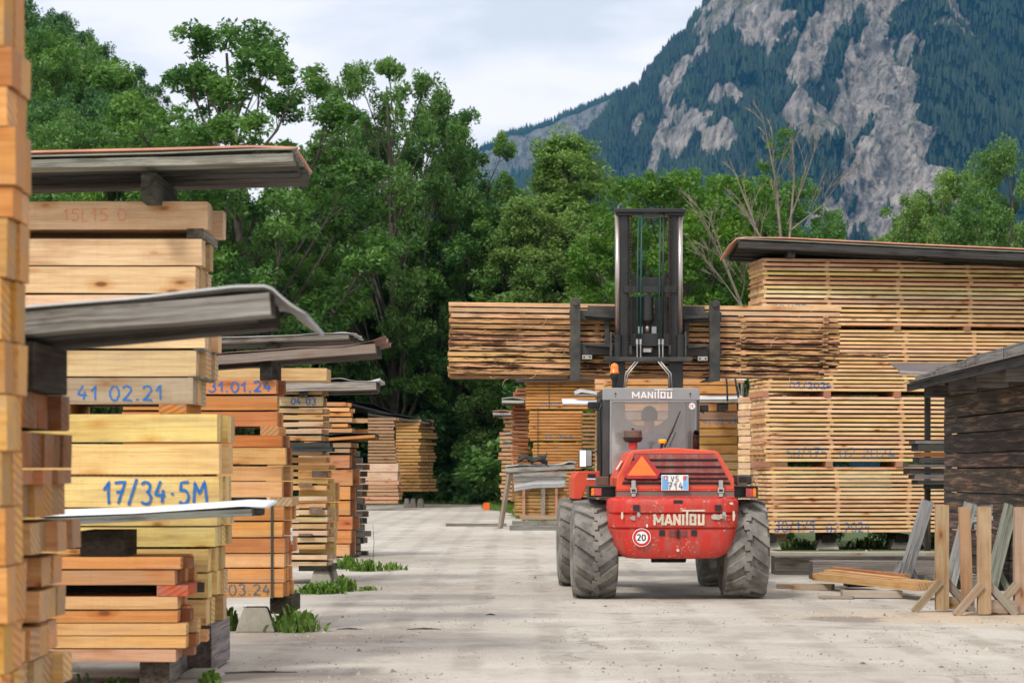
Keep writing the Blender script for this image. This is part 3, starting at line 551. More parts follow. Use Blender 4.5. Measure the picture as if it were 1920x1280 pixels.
mb = MB(); mb.box(0, .022, -.012, -.006, Z(1120, D5), Z(946, D5)); mb.box(0, .022, -.012, .75, Z(1120, D5) - .006, Z(1120, D5) - .001)
tag(mb.build('strap', M['strap'], loc=(X(508, D5), D5, 0)), 'dark green strap round the lower layers of tall orange stack', 'strap')
mb = MB(); vs = []
for i in range(7):
    for j in range(4): vs.append((.03 + .008 * math.sin(i * 2 + j), j * .03, Z(1020, D5) + i * .025 + .01 * math.sin(j * 3 + i)))
mb.add(vs, [(i*4+j, i*4+j+1, i*4+j+5, i*4+j+4) for i in range(6) for j in range(3)])
tag(mb.build('rag', M['cloth'], loc=(X(534, D5) + .03, D5 + .02, 0), smooth=True, solid=0.003), 'white rag hanging from the right ends of tall orange stack', 'rag')
sb = Stack('orange stack behind the pale one', D5 + 2.2, 'beam', 'beams behind the third stack')
DB = D5 + 2.2
sb.row(690, 713, X(300, DB), X(612, DB), (0.62, 0.42, 0.2), deep=3, bw=.18, real=1, cn='long pale')
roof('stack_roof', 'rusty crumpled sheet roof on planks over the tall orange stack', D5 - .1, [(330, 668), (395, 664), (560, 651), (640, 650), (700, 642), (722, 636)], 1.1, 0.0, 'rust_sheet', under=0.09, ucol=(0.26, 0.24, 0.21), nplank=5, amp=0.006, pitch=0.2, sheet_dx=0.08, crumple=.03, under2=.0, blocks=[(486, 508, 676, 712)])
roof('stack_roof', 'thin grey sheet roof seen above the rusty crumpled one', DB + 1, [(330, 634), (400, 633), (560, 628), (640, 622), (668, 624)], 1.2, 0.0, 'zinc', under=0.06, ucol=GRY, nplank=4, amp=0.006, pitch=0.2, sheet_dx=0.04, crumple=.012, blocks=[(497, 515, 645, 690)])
foot(D5, 476, 0, 74, 46, 'mossy concrete footing in weeds under the tall orange stack')
block('bearer', D5 + .05, 506, 546, 1120, 1150, 0.9, (0.06, 0.055, 0.045), 'dark rotten sleeper under the tall orange stack', 'bearer')
foot(D5 + .5, 536, 0, 40, 44, 'second concrete footing under dark sleeper of tall orange stack', dep=.3)
# --- S4 thin pale boards
D6 = 29.9
s4 = Stack('narrow stack of thin boards', D6, 'board', 'thin boards in the fourth stack')
y = 731; i = 0; x4 = X(500, D6)
while y < 1056:
    th = 8.5; q = 612 if y > 850 else 605
    if i == 1: th = 17
    if 8 <= i <= 9: th = 10
    if i in (14, 22): y += 7
    q += rs.uniform(-3, 3)
    c = (0.66, 0.50, 0.32) if i % 3 else (0.60, 0.40, 0.2)
    if 9 <= i <= 13: c = (0.66, 0.42, 0.16)
    s4.row(y, y + th, x4, X(q, D6), c, deep=5, bw=0.17, real=3 if i % 2 else 2, ejit=0.07, cn='thin pale', bow=0.003)
    y += th + 4.4; i += 1
write(s4, '04 03', 546, 758, 12, 'bluepaint', 2.2, 1.1, 0.05)
sp_n = [0]
for (a, b, c, dd) in ((585, 612, 882, 895), (580, 605, 950, 962), (560, 585, 905, 911), (560, 585, 1000, 1004)):
    sp_n[0] += 1; block('bearer', D6 - .05, a, b, c, dd, 0.8, (0.2, 0.14, 0.09), f'dark bearer, {ordi(sp_n[0])} one built into narrow stack of thin boards', 'bearer')
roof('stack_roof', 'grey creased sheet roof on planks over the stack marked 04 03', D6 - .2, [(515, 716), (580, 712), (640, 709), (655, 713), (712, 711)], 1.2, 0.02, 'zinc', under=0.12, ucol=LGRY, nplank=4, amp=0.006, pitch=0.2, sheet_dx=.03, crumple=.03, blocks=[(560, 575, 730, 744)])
tag(WB().add(bgeom(0.75, .5, .06, 3), (0.05, 0.06, 0.06)).add(bgeom(.6, .5, .05, 3), (0.06, 0.06, 0.055), Matrix.Translation((.05, 0, .06))).build('board_piece', loc=(X(572, D6), D6 - .05, Z(842, D6))), 'dark grey boards poking from the narrow stack of thin boards', 'board')
foot(D6, 600, 0, 42, 28, 'concrete footing under the narrow stack of thin boards'); foot(D6 + .6, 614, 0, 34, 30, 'rear concrete footing under the narrow stack of thin boards')
block('bearer', D6, 560, 622, 1060, 1070, 1.0, DGRY, 'dark sleeper under the narrow stack of thin boards', 'bearer')
# yellow ends behind it
sv = Stack('yellow stack behind thin boards', D6 + 1.1, 'beam', 'yellow beams behind the fourth stack')
DV = D6 + 1.1
for a, b in ((905, 940), (943, 978), (981, 1015), (1018, 1048)):
    sv.row(a, b, X(560, DV), X(627, DV), (0.66, 0.45, 0.17), deep=3, bw=0.2, real=1, ejit=.04, cn='yellow', cols=[YEL, LORG])
# --- S5
D7 = 39.2
s5 = Stack('stack of orange and brown beams', D7, 'beam', 'beams in the fifth stack')
y = 754
for i, (h, q, c) in enumerate([(7, 648, ORG), (7, 655, LORG), (6, 658, ORG), (8, 660, (0.6, 0.38, 0.2)), (6, 652, ORG), (7, 660, LORG)]):
    s5.row(y, y + h, X(560, D7), X(q, D7), c, deep=5, bw=0.2, real=1, ejit=0.25, cn='thin orange', cols=[c, ORG]); y += h + 3
for i, (a, b, q, c) in enumerate([(830, 838, 657, PALE), (841, 848, 655, PALE), (853, 877, 655, (0.5, 0.24, 0.10)), (880, 910, 660, (0.52, 0.26, 0.12)), (912, 936, 656, ORG), (939, 965, 656, ORG), (968, 992, 660, (0.56, 0.22, 0.08)), (994, 1018, 658, ORG), (1020, 1042, 655, LORG)]):
    s5.row(a, b, X(560, D7), X(q, D7), c, deep=5, bw=0.22, real=2, ejit=0.10, cn='orange', cols=[c, BRN, (0.4, 0.18, 0.08)])
roof('stack_roof', 'dark sheet roof halfway up the orange and brown stack', D7 - .2, [(570, 822), (640, 812), (705, 812)], 1.1, 0.03, 'tar', under=0.06, ucol=ORG, nplank=5, amp=0.01, pitch=.2)
sg = Stack('grey beam pile beside the orange stack', D7 + .9, 'beam', 'grey beams beside the fifth stack'); DG = D7 + .9
for i in range(16):
    y = 845 + i * 12.6; sg.row(y, y + 10.5, X(600, DG), X(676 + (3 if i > 9 else 0) + rs.uniform(-5, 5), DG), GRY, deep=4, bw=.17, real=1, ejit=.12, cn='grey', cols=[GRY, DGRY, (.2, .13, .08)])
block('bearer', D7 + .3, 640, 672, 1042, 1052, 1.0, DGRY, 'dark sleeper under the orange and brown stack', 'bearer')
block('spacer_block', D7 - .2, 655, 666, 1040, 1046, .5, DGRY, 'black wood block at foot of the orange and brown stack')
# --- far left stacks
D8 = 92.0
sf = Stack('far stack of brown boards', D8, 'board', 'boards in the far left stacks'); DF = D8
i = 0; y = 783
while y < 915:
    sf.row(y, y + 4.2, X(690, DF), X(740 + rs.uniform(-5, 3), DF), PINK, deep=2, bw=.6, real=1, ejit=.1, cn='brown', cols=[(0.40, 0.25, 0.15), PINK]); y += 6.1; i += 1
sh = Stack('far stack of yellowish boards', D8 + 3, 'board', 'boards in the far left stacks', yaw=R(-20), x0=X(742, D8 + 3)); 
y = 786
while y < 918:
    sh.row(y, y + 4.4, 0, X(790 + rs.uniform(-3, 4), D8 + 3) - X(742, D8 + 3), (0.55, 0.30, 0.10), deep=2, bw=.8, real=1, ejit=.1, cn='yellowish', cols=[(0.56, 0.33, 0.12), (0.44, 0.25, 0.1)]); y += 6.2
roof('stack_roof', 'dark roof sloping down over the far left stacks', D8 + 2.6, [(690, 772), (750, 778), (808, 789)], 4, .3, 'tar', under=.1, ucol=DGRY, nplank=5, amp=.02, pitch=.3)
roof('stack_roof', 'upper dark roof behind the far left stacks', D8 + 8, [(650, 751), (700, 757), (742, 775)], 4, .3, 'tar', under=.1, ucol=DGRY, nplank=5, amp=.02, pitch=.3)
sk_ = Stack('short pale far stack', D8 - 4, 'board', 'boards in the short pale far stack'); DK = D8 - 4
y = 869
for i, h in enumerate([16, 16, 7, 6, 6, 7, 7, 6]):
    sk_.row(y, y + h - 1, X(668, DK), X(748 + rs.uniform(-3, 2), DK), (0.62, 0.46, 0.33) if i < 2 else (0.5, 0.3, 0.19), deep=4, bw=.5, real=1, ejit=.08, cn='pale' if i < 2 else 'reddish'); y += h + .6
for k, q in enumerate((762, 775, 788)): foot(D8 + 3, q, 0, 12, 17, f'far concrete footing, {ordi(k + 1)} from the road end, under yellowish boards', dep=.6)
# ====================================================================== RIGHT SIDE STACKS
D9 = 43.0; YAW = R(7.5)
B = Stack('tall honey stack by the shed', D9, 'board', 'boards in the tall right stack', yaw=YAW, x0=X(1430, D9))
def Bx(px): return (px - 1430) / F * D9 / math.cos(YAW) * (1 + (px - 1430) / F * math.tan(YAW) * 1.0)
packs = [(484, 612, 15, 0), (617, 735, 16, 0.0), (743, 868, 15, .04), (875, 1001, 16, .08)]
spc = 0; nsp = 0
for pi_, (ya, yb, n, off) in enumerate(packs):
    p = (yb - ya) / n
    for i in range(n):
        a = ya + i * p; c = pal(HON, .17)
        B.row(a + rnd.uniform(-.25, .25), a + p * rnd.uniform(.58, .64), off + rnd.uniform(-.03, .03), 7.2, c, deep=13, bw=0.175, real=1, jit=.012, ejit=.02, cn='honey', bow=.003, gap=.006, tilt=0)
        if i < n - 1:
            for k, sx in enumerate((0.03, 1.27, 2.68, 4.05)):
                z1, z0 = Z(a + p * .61, D9), Z(a + p, D9); xx = off + sx + rnd.uniform(-.04, .04) + (.1 if pi_ % 2 else 0)
                yw = 1.06; geo = bgeom(yw, .075, z1 - z0 - .001, 1); Mx = B.Mx @ Matrix.Translation((xx, yw / 2 + .002, (z0 + z1) / 2)) @ Matrix.Rotation(R(90), 4, 'Z')
                if k in (1, 2, 3) :
                    o = WB().add(geo, pal((0.60, 0.33, 0.15), .2)).build('spacer_strip', loc=Mx.to_translation(), rot=Mx.to_euler())
                    tag(o, f"thin spacer under the {ordi(B.n)} board, {ordi(k)} column, in {B.ph}", 'spacer', 'spacer strips in the tall right stack')
                else: REST.add(geo, pal((0.60, 0.33, 0.15), .2), Mx)
    if pi_ < 3:
        for k, sx in enumerate((0.04, 1.25, 2.62, 4.0)):
            z1, z0 = Z(yb - p * .39, D9), Z(packs[pi_ + 1][0], D9); Mx = B.Mx @ Matrix.Translation((off + sx, .5, (z0 + z1) / 2)) @ Matrix.Rotation(R(90), 4, 'Z')
            o = WB().add(bgeom(1.06, .13, z1 - z0 - .002, 1), pal((0.42, 0.2, 0.12), .2)).build('bearer', loc=Mx.to_translation(), rot=Mx.to_euler())
            tag(o, f"brown bearer under the {ordi(pi_ + 1)} package from the top, {ordi(k + 1)} column, honey stack", 'bearer', 'bearers in the tall right stack')
write(B, '50/175', 1475, 858, 19, 'faintblue', 2.2, 1.0, 0.06); write(B, '02.2024', 1578, 858, 19, 'faintblue', 2.2, 1.15, 0.06)
write(B, '30/175', 1452, 996, 19, 'bluepaint', 2.4, 1.0, 0.06); write(B, '02.2024', 1553, 998, 18, 'bluepaint', 2.4, .95, 0.06)
write(B, '02/2024', 1482, 728, 12, 'bluepaint', 2.0, 1.3, 0.06); write(B, '50/175', 1450, 582, 11, 'faintblue', 2.0, 1.4, 0.06)
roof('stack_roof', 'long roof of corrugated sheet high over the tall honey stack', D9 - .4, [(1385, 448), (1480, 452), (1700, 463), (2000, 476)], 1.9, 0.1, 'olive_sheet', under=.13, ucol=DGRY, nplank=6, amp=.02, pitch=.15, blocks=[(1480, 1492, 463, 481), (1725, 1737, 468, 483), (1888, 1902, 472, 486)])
roof('roof_sheet', 'terracotta corrugated sheet on top of the long right roof', D9 - .25, [(1366, 462), (1384, 446), (1480, 447), (1700, 458), (2000, 471)], 1.8, 0.1, 'clay_sheet', under=0, amp=.03, pitch=.17)
for k, q in enumerate((1444, 1555, 1692, 1830)):
    foot(D9 + .1 + k * .25, q, 0, 44, 19, f'concrete footing, {ordi(k + 1)} from the left, under the tall honey stack', dep=.9)
    block('bearer', D9 + .05 + k * .25, q - 12, q + 12, 1001, 1016, 1.1, (0.05, 0.05, 0.045), f'dark sleeper, {ordi(k + 1)} from the left, under the tall honey stack', 'bearer', 'sleepers under the tall right stack')
# --- stack behind the vehicle
D10 = 50.0
m1 = Stack('orange stack behind the vehicle', D10, 'beam', 'beams behind the vehicle')
y = 706; xa = X(1136, D10)
i = 0
while y < 985:
    h = 15 if i < 3 else (13 if i % 4 else 15); c = (0.62, 0.33, 0.11) if i < 9 else (0.66, 0.45, 0.22)
    if i in (4,): c = (0.36, 0.24, 0.15)
    m1.row(y, y + h, xa + rnd.uniform(-.02, .02), X(1384, D10) + rnd.uniform(-.03, .03), c, deep=6, bw=.22, real=1, ejit=.03, jit=.02, cn='orange' if i < 9 else 'pale orange', cols=[c, LORG]); y += h + 2; i += 1
write(m1, '41102 47 3', 1318, 795, 9, 'faintblue', 2.0, 1.3, 0.06)
m2 = Stack('squared ends left of honey stack', D10 - 3, 'beam', 'beams beside the honey stack', yaw=R(-68), x0=X(1388, D10 - 3)); 
for i in range(22):
    y = 745 + i * 12.2; m2.row(y, y + 10.6, rnd.uniform(-.02, .02), .55 + rnd.uniform(-.05, .05), (0.58, 0.40, 0.24), deep=3, bw=.28, real=1, y0=-.05, ejit=.04, cn='short', cols=[PALE, LORG, PINK])
roof('roof_sheet', 'white sheet strapped down right of the cab roof', D10 - 1.2, [(1316, 707), (1335, 711), (1400, 712)], .9, -.1, 'white_sheet', under=.07, ucol=LORG, nplank=3, amp=.008, pitch=.2)
roof('roof_sheet', 'lower white edged sheet beside the cab roof', D10 - 1.6, [(1290, 748), (1340, 748), (1397, 747)], .9, -.1, 'white_sheet', under=.09, ucol=LGRY, nplank=3, amp=.008, pitch=.2, blocks=[(1350, 1366, 755, 768)])
mb = MB(); 
for (a, b) in ((1361, 1364), (1378, 1386)): mb.tube([(X(a, 48.2), 0, Z(703, 48)), (X(a + 2, 48.2), -.02, Z(722, 48)), (X(b, 48.2), 0, Z(752, 48))], .02, 6)
tag(mb.build('rope', M['tar'], loc=(0, 48.2, 0)), 'black straps holding down the white sheets beside the cab', 'strap')
# --- packs of thin orange boards further back
D11 = 62.0
n1 = Stack('orange banded stack, left of the cab', D11, 'board', 'boards in the banded stack')
for (ya, yb, n, xl_, xr) in ((714, 768, 9, 986, 1118), (770.5, 827, 10, 992, 1092), (829.5, 881, 9, 1000, 1092), (883, 960, 12, 1000, 1130)):
    p = (yb - ya) / n
    for i in range(n): n1.row(ya + i * p, ya + i * p + p * .72, X(xl_ + rs.uniform(-2, 2), D11), X(xr, D11), (0.62, 0.31, 0.10), deep=5, bw=.25, real=1, ejit=.03, cn='orange', bow=.003)
write(n1, '50 175 8', 1012, 762, 6, 'faintblue', 1.4, 1.6); write(n1, '50 175 8', 1022, 822, 6, 'faintblue', 1.4, 1.6)
mb = MB(); mb.box(X(1029, D11), X(1030.2, D11), -.02, -.01, Z(766, D11), Z(712, D11)); mb.box(X(1008, D11), X(1009.2, D11), -.02, -.01, Z(860, D11), Z(764, D11))
tag(mb.build('strap', M['strap'], loc=(0, D11, 0)), 'dark bands round the orange banded stack', 'strap')
n2 = Stack('dark gappy stack beside the banded one', D11 - .8, 'board', 'boards in the dark gappy stack'); DN = D11 - .8
for i in range(14):
    y = 774 + i * 7.6; n2.row(y, y + 4.4, X(1092 + rs.uniform(-2, 2), DN), X(1118, DN), (0.36, 0.19, 0.09), deep=3, bw=.25, real=1, ejit=.04, cn='dark brown', cols=[(0.36, 0.19, 0.09), BRN])
nz = Stack('orange brick-like column by the cab', D11 - 3, 'beam', 'beams in the column by the cab'); DZ = D11 - 3
for i in range(19): nz.row(708 + i * 12, 718.5 + i * 12, X(1117, DZ), X(1134, DZ), LORG, deep=2, bw=.25, real=1, ejit=.04, cn='light orange', cols=[LORG, HON])
n3 = Stack('rusty brown stack at the yard end', D11 + 8, 'board', 'boards at the yard end'); D12 = D11 + 8
for i in range(27):
    y = 727 + i * 7.3; n3.row(y, y + 5, X(961 + rs.uniform(-2, 3) + (0 if i > 3 else 4), D12), X(990, D12), (0.5, 0.22, 0.08), deep=5, bw=.35, real=1, ejit=.1, jit=.05, cn='rusty brown', cols=[BRN, ORG, (0.5, .22, .08)])
D13 = 84.0
n4 = Stack('farthest ragged stack by the trees', D13, 'board', 'boards in the farthest ragged stack')
for i in range(22):
    y = 772 + i * 7.6; n4.row(y, y + 5.2, X(937 + rs.uniform(-3, 4) + (8 if i < 5 else 0), D13), X(972, D13), (0.42, 0.22, 0.12) if i < 17 else DGRY, deep=3, bw=.5, real=1, ejit=.1, cn='ragged', cols=[PINK, ORG, BRN])
roof('stack_roof', 'pink and white sheets over the farthest ragged stack', D13 - .5, [(924, 771), (945, 769), (962, 771)], 1.5, .1, 'clay_sheet', under=.1, ucol=LGRY, nplank=3, amp=.02, pitch=.2, crumple=.05)
roof('stack_roof', 'grey sheet sticking out above the rusty brown stack', D12 - .6, [(941, 747), (960, 745), (985, 748)], 1.2, .1, 'zinc', under=.08, ucol=LGRY, nplank=3, amp=.02, pitch=.2)
roof('roof_sheet', 'narrow white sheet stuck in the ragged stack', D13 - 2, [(947, 812), (960, 812), (975, 812)], 1.2, .0, 'white_sheet', under=.04, ucol=LGRY, nplank=2, amp=.01, pitch=.2)
roof('roof_sheet', 'pale green sheet below the narrow white sheet', D13 - 3, [(942, 826), (960, 828), (975, 828)], 1.2, .0, 'zinc', under=.04, ucol=LGRY, nplank=2, amp=.01, pitch=.2)
roof('roof_sheet', 'bright white sheet reaching out left of the cab mirror', D11 - 4, [(1055, 757), (1080, 757), (1122, 758)], .9, -.15, 'white_sheet', under=.03, ucol=LGRY, nplank=2, amp=.01, pitch=.2)
roof('roof_sheet', 'crumpled grey sheet above the bright white one', D11 - 3.4, [(1078, 739), (1090, 734), (1120, 740)], .9, -.1, 'zinc', under=.03, ucol=LGRY, nplank=2, amp=.01, pitch=.2, crumple=.04)
roof('stack_roof', 'dark green sheet roof over the banded stack', D11 - .3, [(967, 711), (1040, 709), (1120, 711)], 1.5, 0, 'olive_sheet', under=.04, ucol=DGRY, nplank=3, amp=.01, pitch=.2)
# --- rack with black corrugated sheet
D14 = 60.0
rk = empty('timber_rack', (X(1015, D14), D14, 0), label='small grey timber rack with posts holding short yellow boards', cat='rack')
def rx(px): return X(px, D14) - X(1015, D14)
def rz(py): return Z(py, D14)
for (q, c, w_) in ((1018, (0.28, 0.25, 0.21), 8), (982, (0.5, 0.28, 0.2), 5), (1043, (0.5, 0.28, 0.2), 5)):
    WB().bar((rx(q), -.05, .12), (rx(q), -.05, rz(880)), w_ / F * D14, .08, c).build('post', rk)
for z0, z1, c in ((884, 894, LGRY), (893, 903, GRY), (904, 910, (0.4, 0.28, 0.2)), (965, 973, (0.42, .3, .2))):
    WB().bar((rx(962 if z0 < 960 else 975), -.12, rz((z0 + z1) / 2)), (rx(1062), -.12, rz((z0 + z1) / 2)), .06, (z1 - z0) / F * D14, c).build('rail', rk)
WB().bar((rx(957), -.1, rz(880)), (rx(938), -.35, 0), .09, .11, (0.28, 0.24, 0.19)).build('prop', rk)
sr = Stack('rack with black sheet roof', D14, 'board', 'boards in the small rack')
for i in range(9):
    y = 908 + i * 6.6; sr.row(y, y + 5.2, X(962 + rs.uniform(-4, 4), D14), X(1052 + rs.uniform(-3, 12), D14), (0.5, 0.32, 0.13), deep=4, bw=.25, real=1, ejit=.1, y0=.06, cn='short yellow', cols=[(0.5, .32, .13), ORG, LORG])
roof('roof_sheet', 'black corrugated sheet lying loose on the small rack', D14 - .3, [(970, 866), (985, 858), (1000, 864), (1026, 862)], .9, -.08, 'tar', under=0, amp=.03, pitch=.1, crumple=.12)
roof('roof_sheet', 'grey ragged sheet on the small rack under the black one', D14 - .2, [(948, 874), (985, 871), (1040, 871), (1080, 867)], .9, .05, 'zinc', under=.14, ucol=LGRY, nplank=4, amp=.03, pitch=.12, crumple=.05)
roof('roof_sheet', 'white scalloped sheet hanging below the rack top', D14 - .35, [(964, 908), (1000, 902), (1060, 900)], .1, .16, 'white_sheet', under=0, amp=.02, pitch=.06, crumple=.02)
for (D, a, b, lb, h) in ((57.5, 955, 1090, 'lower grey beam on the ground before the small rack', .13), (58.8, 960, 1090, 'upper grey beam on the ground before the small rack', .22), (62, 836, 950, 'thin grey beam on the ground left of the small rack', .08)):
    tag(WB().add(bgeom(X(b, D) - X(a, D), .2, h, 4, .004), pal(GRY)).build('timber_beam', loc=((X(a, D) + X(b, D)) / 2, D, h / 2)), lb, 'beam')
tag(WB().add(bgeom(.25, .3, .3, 2), (0.75, 0.16, 0.03)).build('marker_block', loc=(X(912, 88), 88, .15)), 'orange block on the grass at the yard end', 'block')
# ====================================================================== SHED, LEAN-TO, TRESTLES
def shed_wood():
    m, t, p = mat('charred_old_wood'); gc = N(t, 'ShaderNodeAttribute', attribute_name='gc'); g_ = gc.outputs['Vector']
    a = noise(t, g_, 1.0, 7, 0.7, (1.1, 9, 20), .5); b_ = noise(t, g_, 1.0, 4, 0.6, (.6, 3, 4)); cl_ = N(t, 'ShaderNodeAttribute', attribute_name='col'); f_ = noise(t, g_, 1, 3, .6, (5, 120, 120))
    c = ramp(t, a, [(0.36, (0.010, 0.010, 0.010)), (0.52, (0.040, 0.034, 0.029)), (0.66, (0.20, 0.155, 0.125))])
    c = mixc(t, c, (0.17, 0.08, 0.045), math_(t, 'MULTIPLY', ramp(t, a, [(.47, 0.0), (.6, 1.0)]), ramp(t, b_, [(0.52, 0.0), (0.68, 0.6)]))); c = mixc(t, c, (0.35, 0.3, 0.3), ramp(t, f_, [(.4, 0.0), (.75, .6)]), 'MULTIPLY')
    c = mixc(t, c, mixc(t, cl_.outputs['Color'], (17, 15.5, 14), 1.0, 'MULTIPLY'), 1.0, 'MULTIPLY')
    t.links.new(c, p.inputs['Base Color']); p.inputs['Roughness'].default_value = .85; bump(t, p, math_(t, 'ADD', a, f_), .8, .02); return m
M['shedwood'] = shed_wood()
shed = empty('shed', (6.2, 32, 0), label='dark charred plank shed with overhanging roof at the right edge', cat='shed')
def wbar(name, a, b, wx, wy, col=DGRY, par=shed, m=None, up=(0, 0, 1)): 
    return WB().bar(a, b, wx, wy, col, up=up).build(name, par, m=m)
# gable wall of planks facing the yard: runs along Y from 32 back towards the camera side
wall = WB(); z = 0.12; k = 0
hs_ = [.26, .3, .24, .28, .33, .2, .27, .22, .30, .25, .22]
while z < 2.60:
    h = hs_[k % len(hs_)]; k += 1
    y1 = 0.0; dl = -8.5
    x0 = rnd.uniform(-.006, .006)
    wall.add(bgeom(8.5, .05, h - .016, 10, .004), pal((.09, .082, .075), .45), Matrix.Translation((0.1 + x0 - .08, -4.25, z + h / 2)) @ Matrix.Rotation(R(-90 + 1.6), 4, 'Z')); z += h
wall.build('plank_wall', shed, m=M['shedwood'])
bk_ = WB(); bk_.add(bgeom(4.5, .05, 2.9, 2), DGRY, Matrix.Translation((2.3, -.05, 1.6))); bk_.build('rear_wall', shed, m=M['shedwood'])
wbar('corner_post', (-.07, -.02, 0), (-.07, -.02, Z(722, 32)), .08, .12, (0.36, 0.32, 0.28))
fw_ = WB(); z = .1; k = 0
while z < 2.6:
    h = hs_[(k + 3) % len(hs_)]; k += 1; fw_.add(bgeom(4.5, .05, h - .016, 6, .004), pal((.09, .082, .075), .45), Matrix.Translation((2.5, -8.45, z + h / 2))); z += h
fw_.build('front_wall', shed, m=M['shedwood'])
# roof rises towards the camera
def shz(px, py, Y): return Z(py, Y)
zr0, zr1 = 2.69, 2.72    # height of roof underside at Y=+0.4 and -8.5
def rzz(y): return zr0 + (zr1 - zr0) * (0.4 - y) / 8.9
for k, y in enumerate((-.15, -1.9, -3.6, -5.3, -7)):
    wbar('purlin', (-.42, y, rzz(y) - .09), (4.5, y, rzz(y) - .09), .13, .17, LGRY if k else GRY)
rf = MB(); vs = []; 
for i in range(13):
    for j in range(121): x = -.62 + 5.2 * j / 120; y = .45 - 9 * i / 12; vs.append((x, y, rzz(y) + .045 + .02 * math.sin(j * 2 * math.pi / 5)))
rf.add(vs, [(i*121+j, (i+1)*121+j, (i+1)*121+j+1, i*121+j+1) for i in range(12) for j in range(120)]); rf.build('roof_sheet', M['brown_sheet'], shed, smooth=True, solid=.005)
wbar('verge_board', (-.55, .45, rzz(.45) - .02), (-.55, -8.5, rzz(-8.5) - .02), .04, .09, DGRY)
for (a, b, h) in ((.3, -1.2, .07), (-1.25, -3.3, .11), (-3.35, -5.5, .14), (-5.55, -8.3, .15)): wbar('roof_plank', (-.42, a, rzz(a) + .07 + h / 2), (-.42, b, rzz(b) + .07 + h / 2), .12, h, GRY)
# lean-to beside it
lt = empty('lean_to', (X(1739, 36), 36, 0), label='dark post with brown sheet lean-to beside the shed', cat='shelter')
zz = Z(712, 36)
WB().bar((0, 0, 0), (0, 0, zz), .085, .09, (0.03, 0.028, 0.025)).build('post', lt, m=M['shedwood'])
WB().bar((-.08, 0, zz + .03), (.75, .1, zz + .03), .1, .07, DGRY).build('beam', lt)
mb = MB(); mb.add([(-.5, -.4, zz + .12), (.6, -.4, zz + .07), (.9, 1.2, zz + .33), (-.42, 1.2, zz + .33)], [(0, 1, 2, 3)]); mb.build('metal_sheet', M['brown_sheet'], lt, solid=.01)
WB().bar((-.52, -.42, zz + .10), (.2, -.42, zz + .07), .1, .045, LGRY).build('edge_board', lt)
pl = [(-.24, .4, 826, 832, GRY), (-.2, .4, 833, 846, DGRY), (-.16, .4, 847, 856, BRN), (-.18, .4, 857, 868, DGRY), (-.34, .45, 870, 876, GRY), (-.33, .4, 877, 888, DGRY), (-.25, .38, 889, 898, GRY), (-.2, .4, 899, 908, DGRY)]
for k, (a, b, y0, y1, c) in enumerate(pl):
    o = WB().bar((a, 0, 0), (b, 0.05, 0), .4, (y1 - y0 - .5) / F * 35, pal(c, .3)).build('old_board', loc=(X(1739, 35.6), 35.6, Z((y0 + y1) / 2, 35.6)))
    tag(o, f"old dark board, {ordi(k + 1)} from the top, wedged between lean-to post and shed", 'board', 'old boards between post and shed')
brk = WB().bar((-.1, 0, 0), (.55, 0, 0), .3, .07, DGRY).build('bracket', lt, loc=(0, -.35, Z(912, 35.6)))
# planks leaning at the shed foot
for k in range(9):
    z0 = Z(1066 - k * 13.5, 29.5); o = WB().bar((0, 0, 0), (.75, -1.9, .0 + .02 * k), .05, .105, pal(LGRY, .2)).build('old_board', loc=(X(1850, 29.5) - .02 * k, 29.6, max(.1, z0)))
    tag(o, f"bleached grey board, {ordi(k + 1)} from the bottom, stacked on edge beside the shed wall", 'board', 'bleached boards beside the shed')
tag(WB().bar((0, 0, .06), (.9, -1.9, .06), .5, .12, GRY).build('bearer', loc=(X(1850, 29.5), 29.6, 0)), 'grey bearer under the bleached boards beside the shed', 'bearer')
# trestles
def trestle(px, D, wpx, hpy, label, twin=False):
    e = empty('trestle', (X(px, D), D, 0), label=label, cat='trestle', group='wooden trestles beside the shed')
    H = Z(hpy, D); wd = wpx / F * D
    c = pal((0.42, 0.30, 0.20), .06)
    WB().bar((0, 0, 0.02), (.0, 0, H), wd, .09, c, up=(0, 1, 0)).build('post', e)
    if twin: WB().bar((-wd - .015, .12, 0.1), (-wd - .05, .12, H), wd * .85, .07, pal((0.38, 0.26, 0.17), .08), up=(0, 1, 0)).build('post', e)
    g_ = pal((0.26, 0.26, 0.26), .1)
    WB().bar((-.30, -.03, .0), (-.03, -.03, .32), .085, .075, pal((0.36, 0.30, 0.23))).build('brace', e)
    WB().bar((.34, .1, .0), (.04, .05, .33), .085, .075, pal((0.28, 0.25, 0.21))).build('brace', e)
    WB().bar((-.02, .02, .10), (.36, .12, .08), .05, .13, pal((0.34, 0.28, 0.2))).build('foot_rail', e)
    return e
trestle(1766, 24.0, 24, 946, 'trestle nearest the pile of fresh planks, single brown post')
trestle(1845, 23.4, 24, 950, 'middle trestle with twin brown posts and slanting grey strut', True)
trestle(1912, 23.6, 22, 950, 'trestle cut by the right frame edge, orange streaked post')
def prop_(pxb, pyb, pxt, pyt, D, label):
    e = empty('leaning_prop', (X(pxb, D), D, 0), rnd.uniform(-.05, .05), label, 'prop', 'grey leaning props beside the shed'); x1 = X(pxt, D) - X(pxb, D); z1 = Z(pyt, D); g_ = pal((0.36, 0.37, 0.38), .1)
    WB().bar((0, 0, .03), (x1, -.1, z1), .13, .21, g_, up=(0, 1, 0)).build('post', e); WB().bar((-.16, .05, 0), (-.01, .02, .30), .09, .08, g_).build('brace', e); WB().bar((.22, .05, 0), (.06, .02, .30), .09, .08, g_).build('brace', e)
    WB().bar((-.2, .12, .07), (1.0, .14, .07), .12, .13, pal(GRY)).build('base_beam', e)
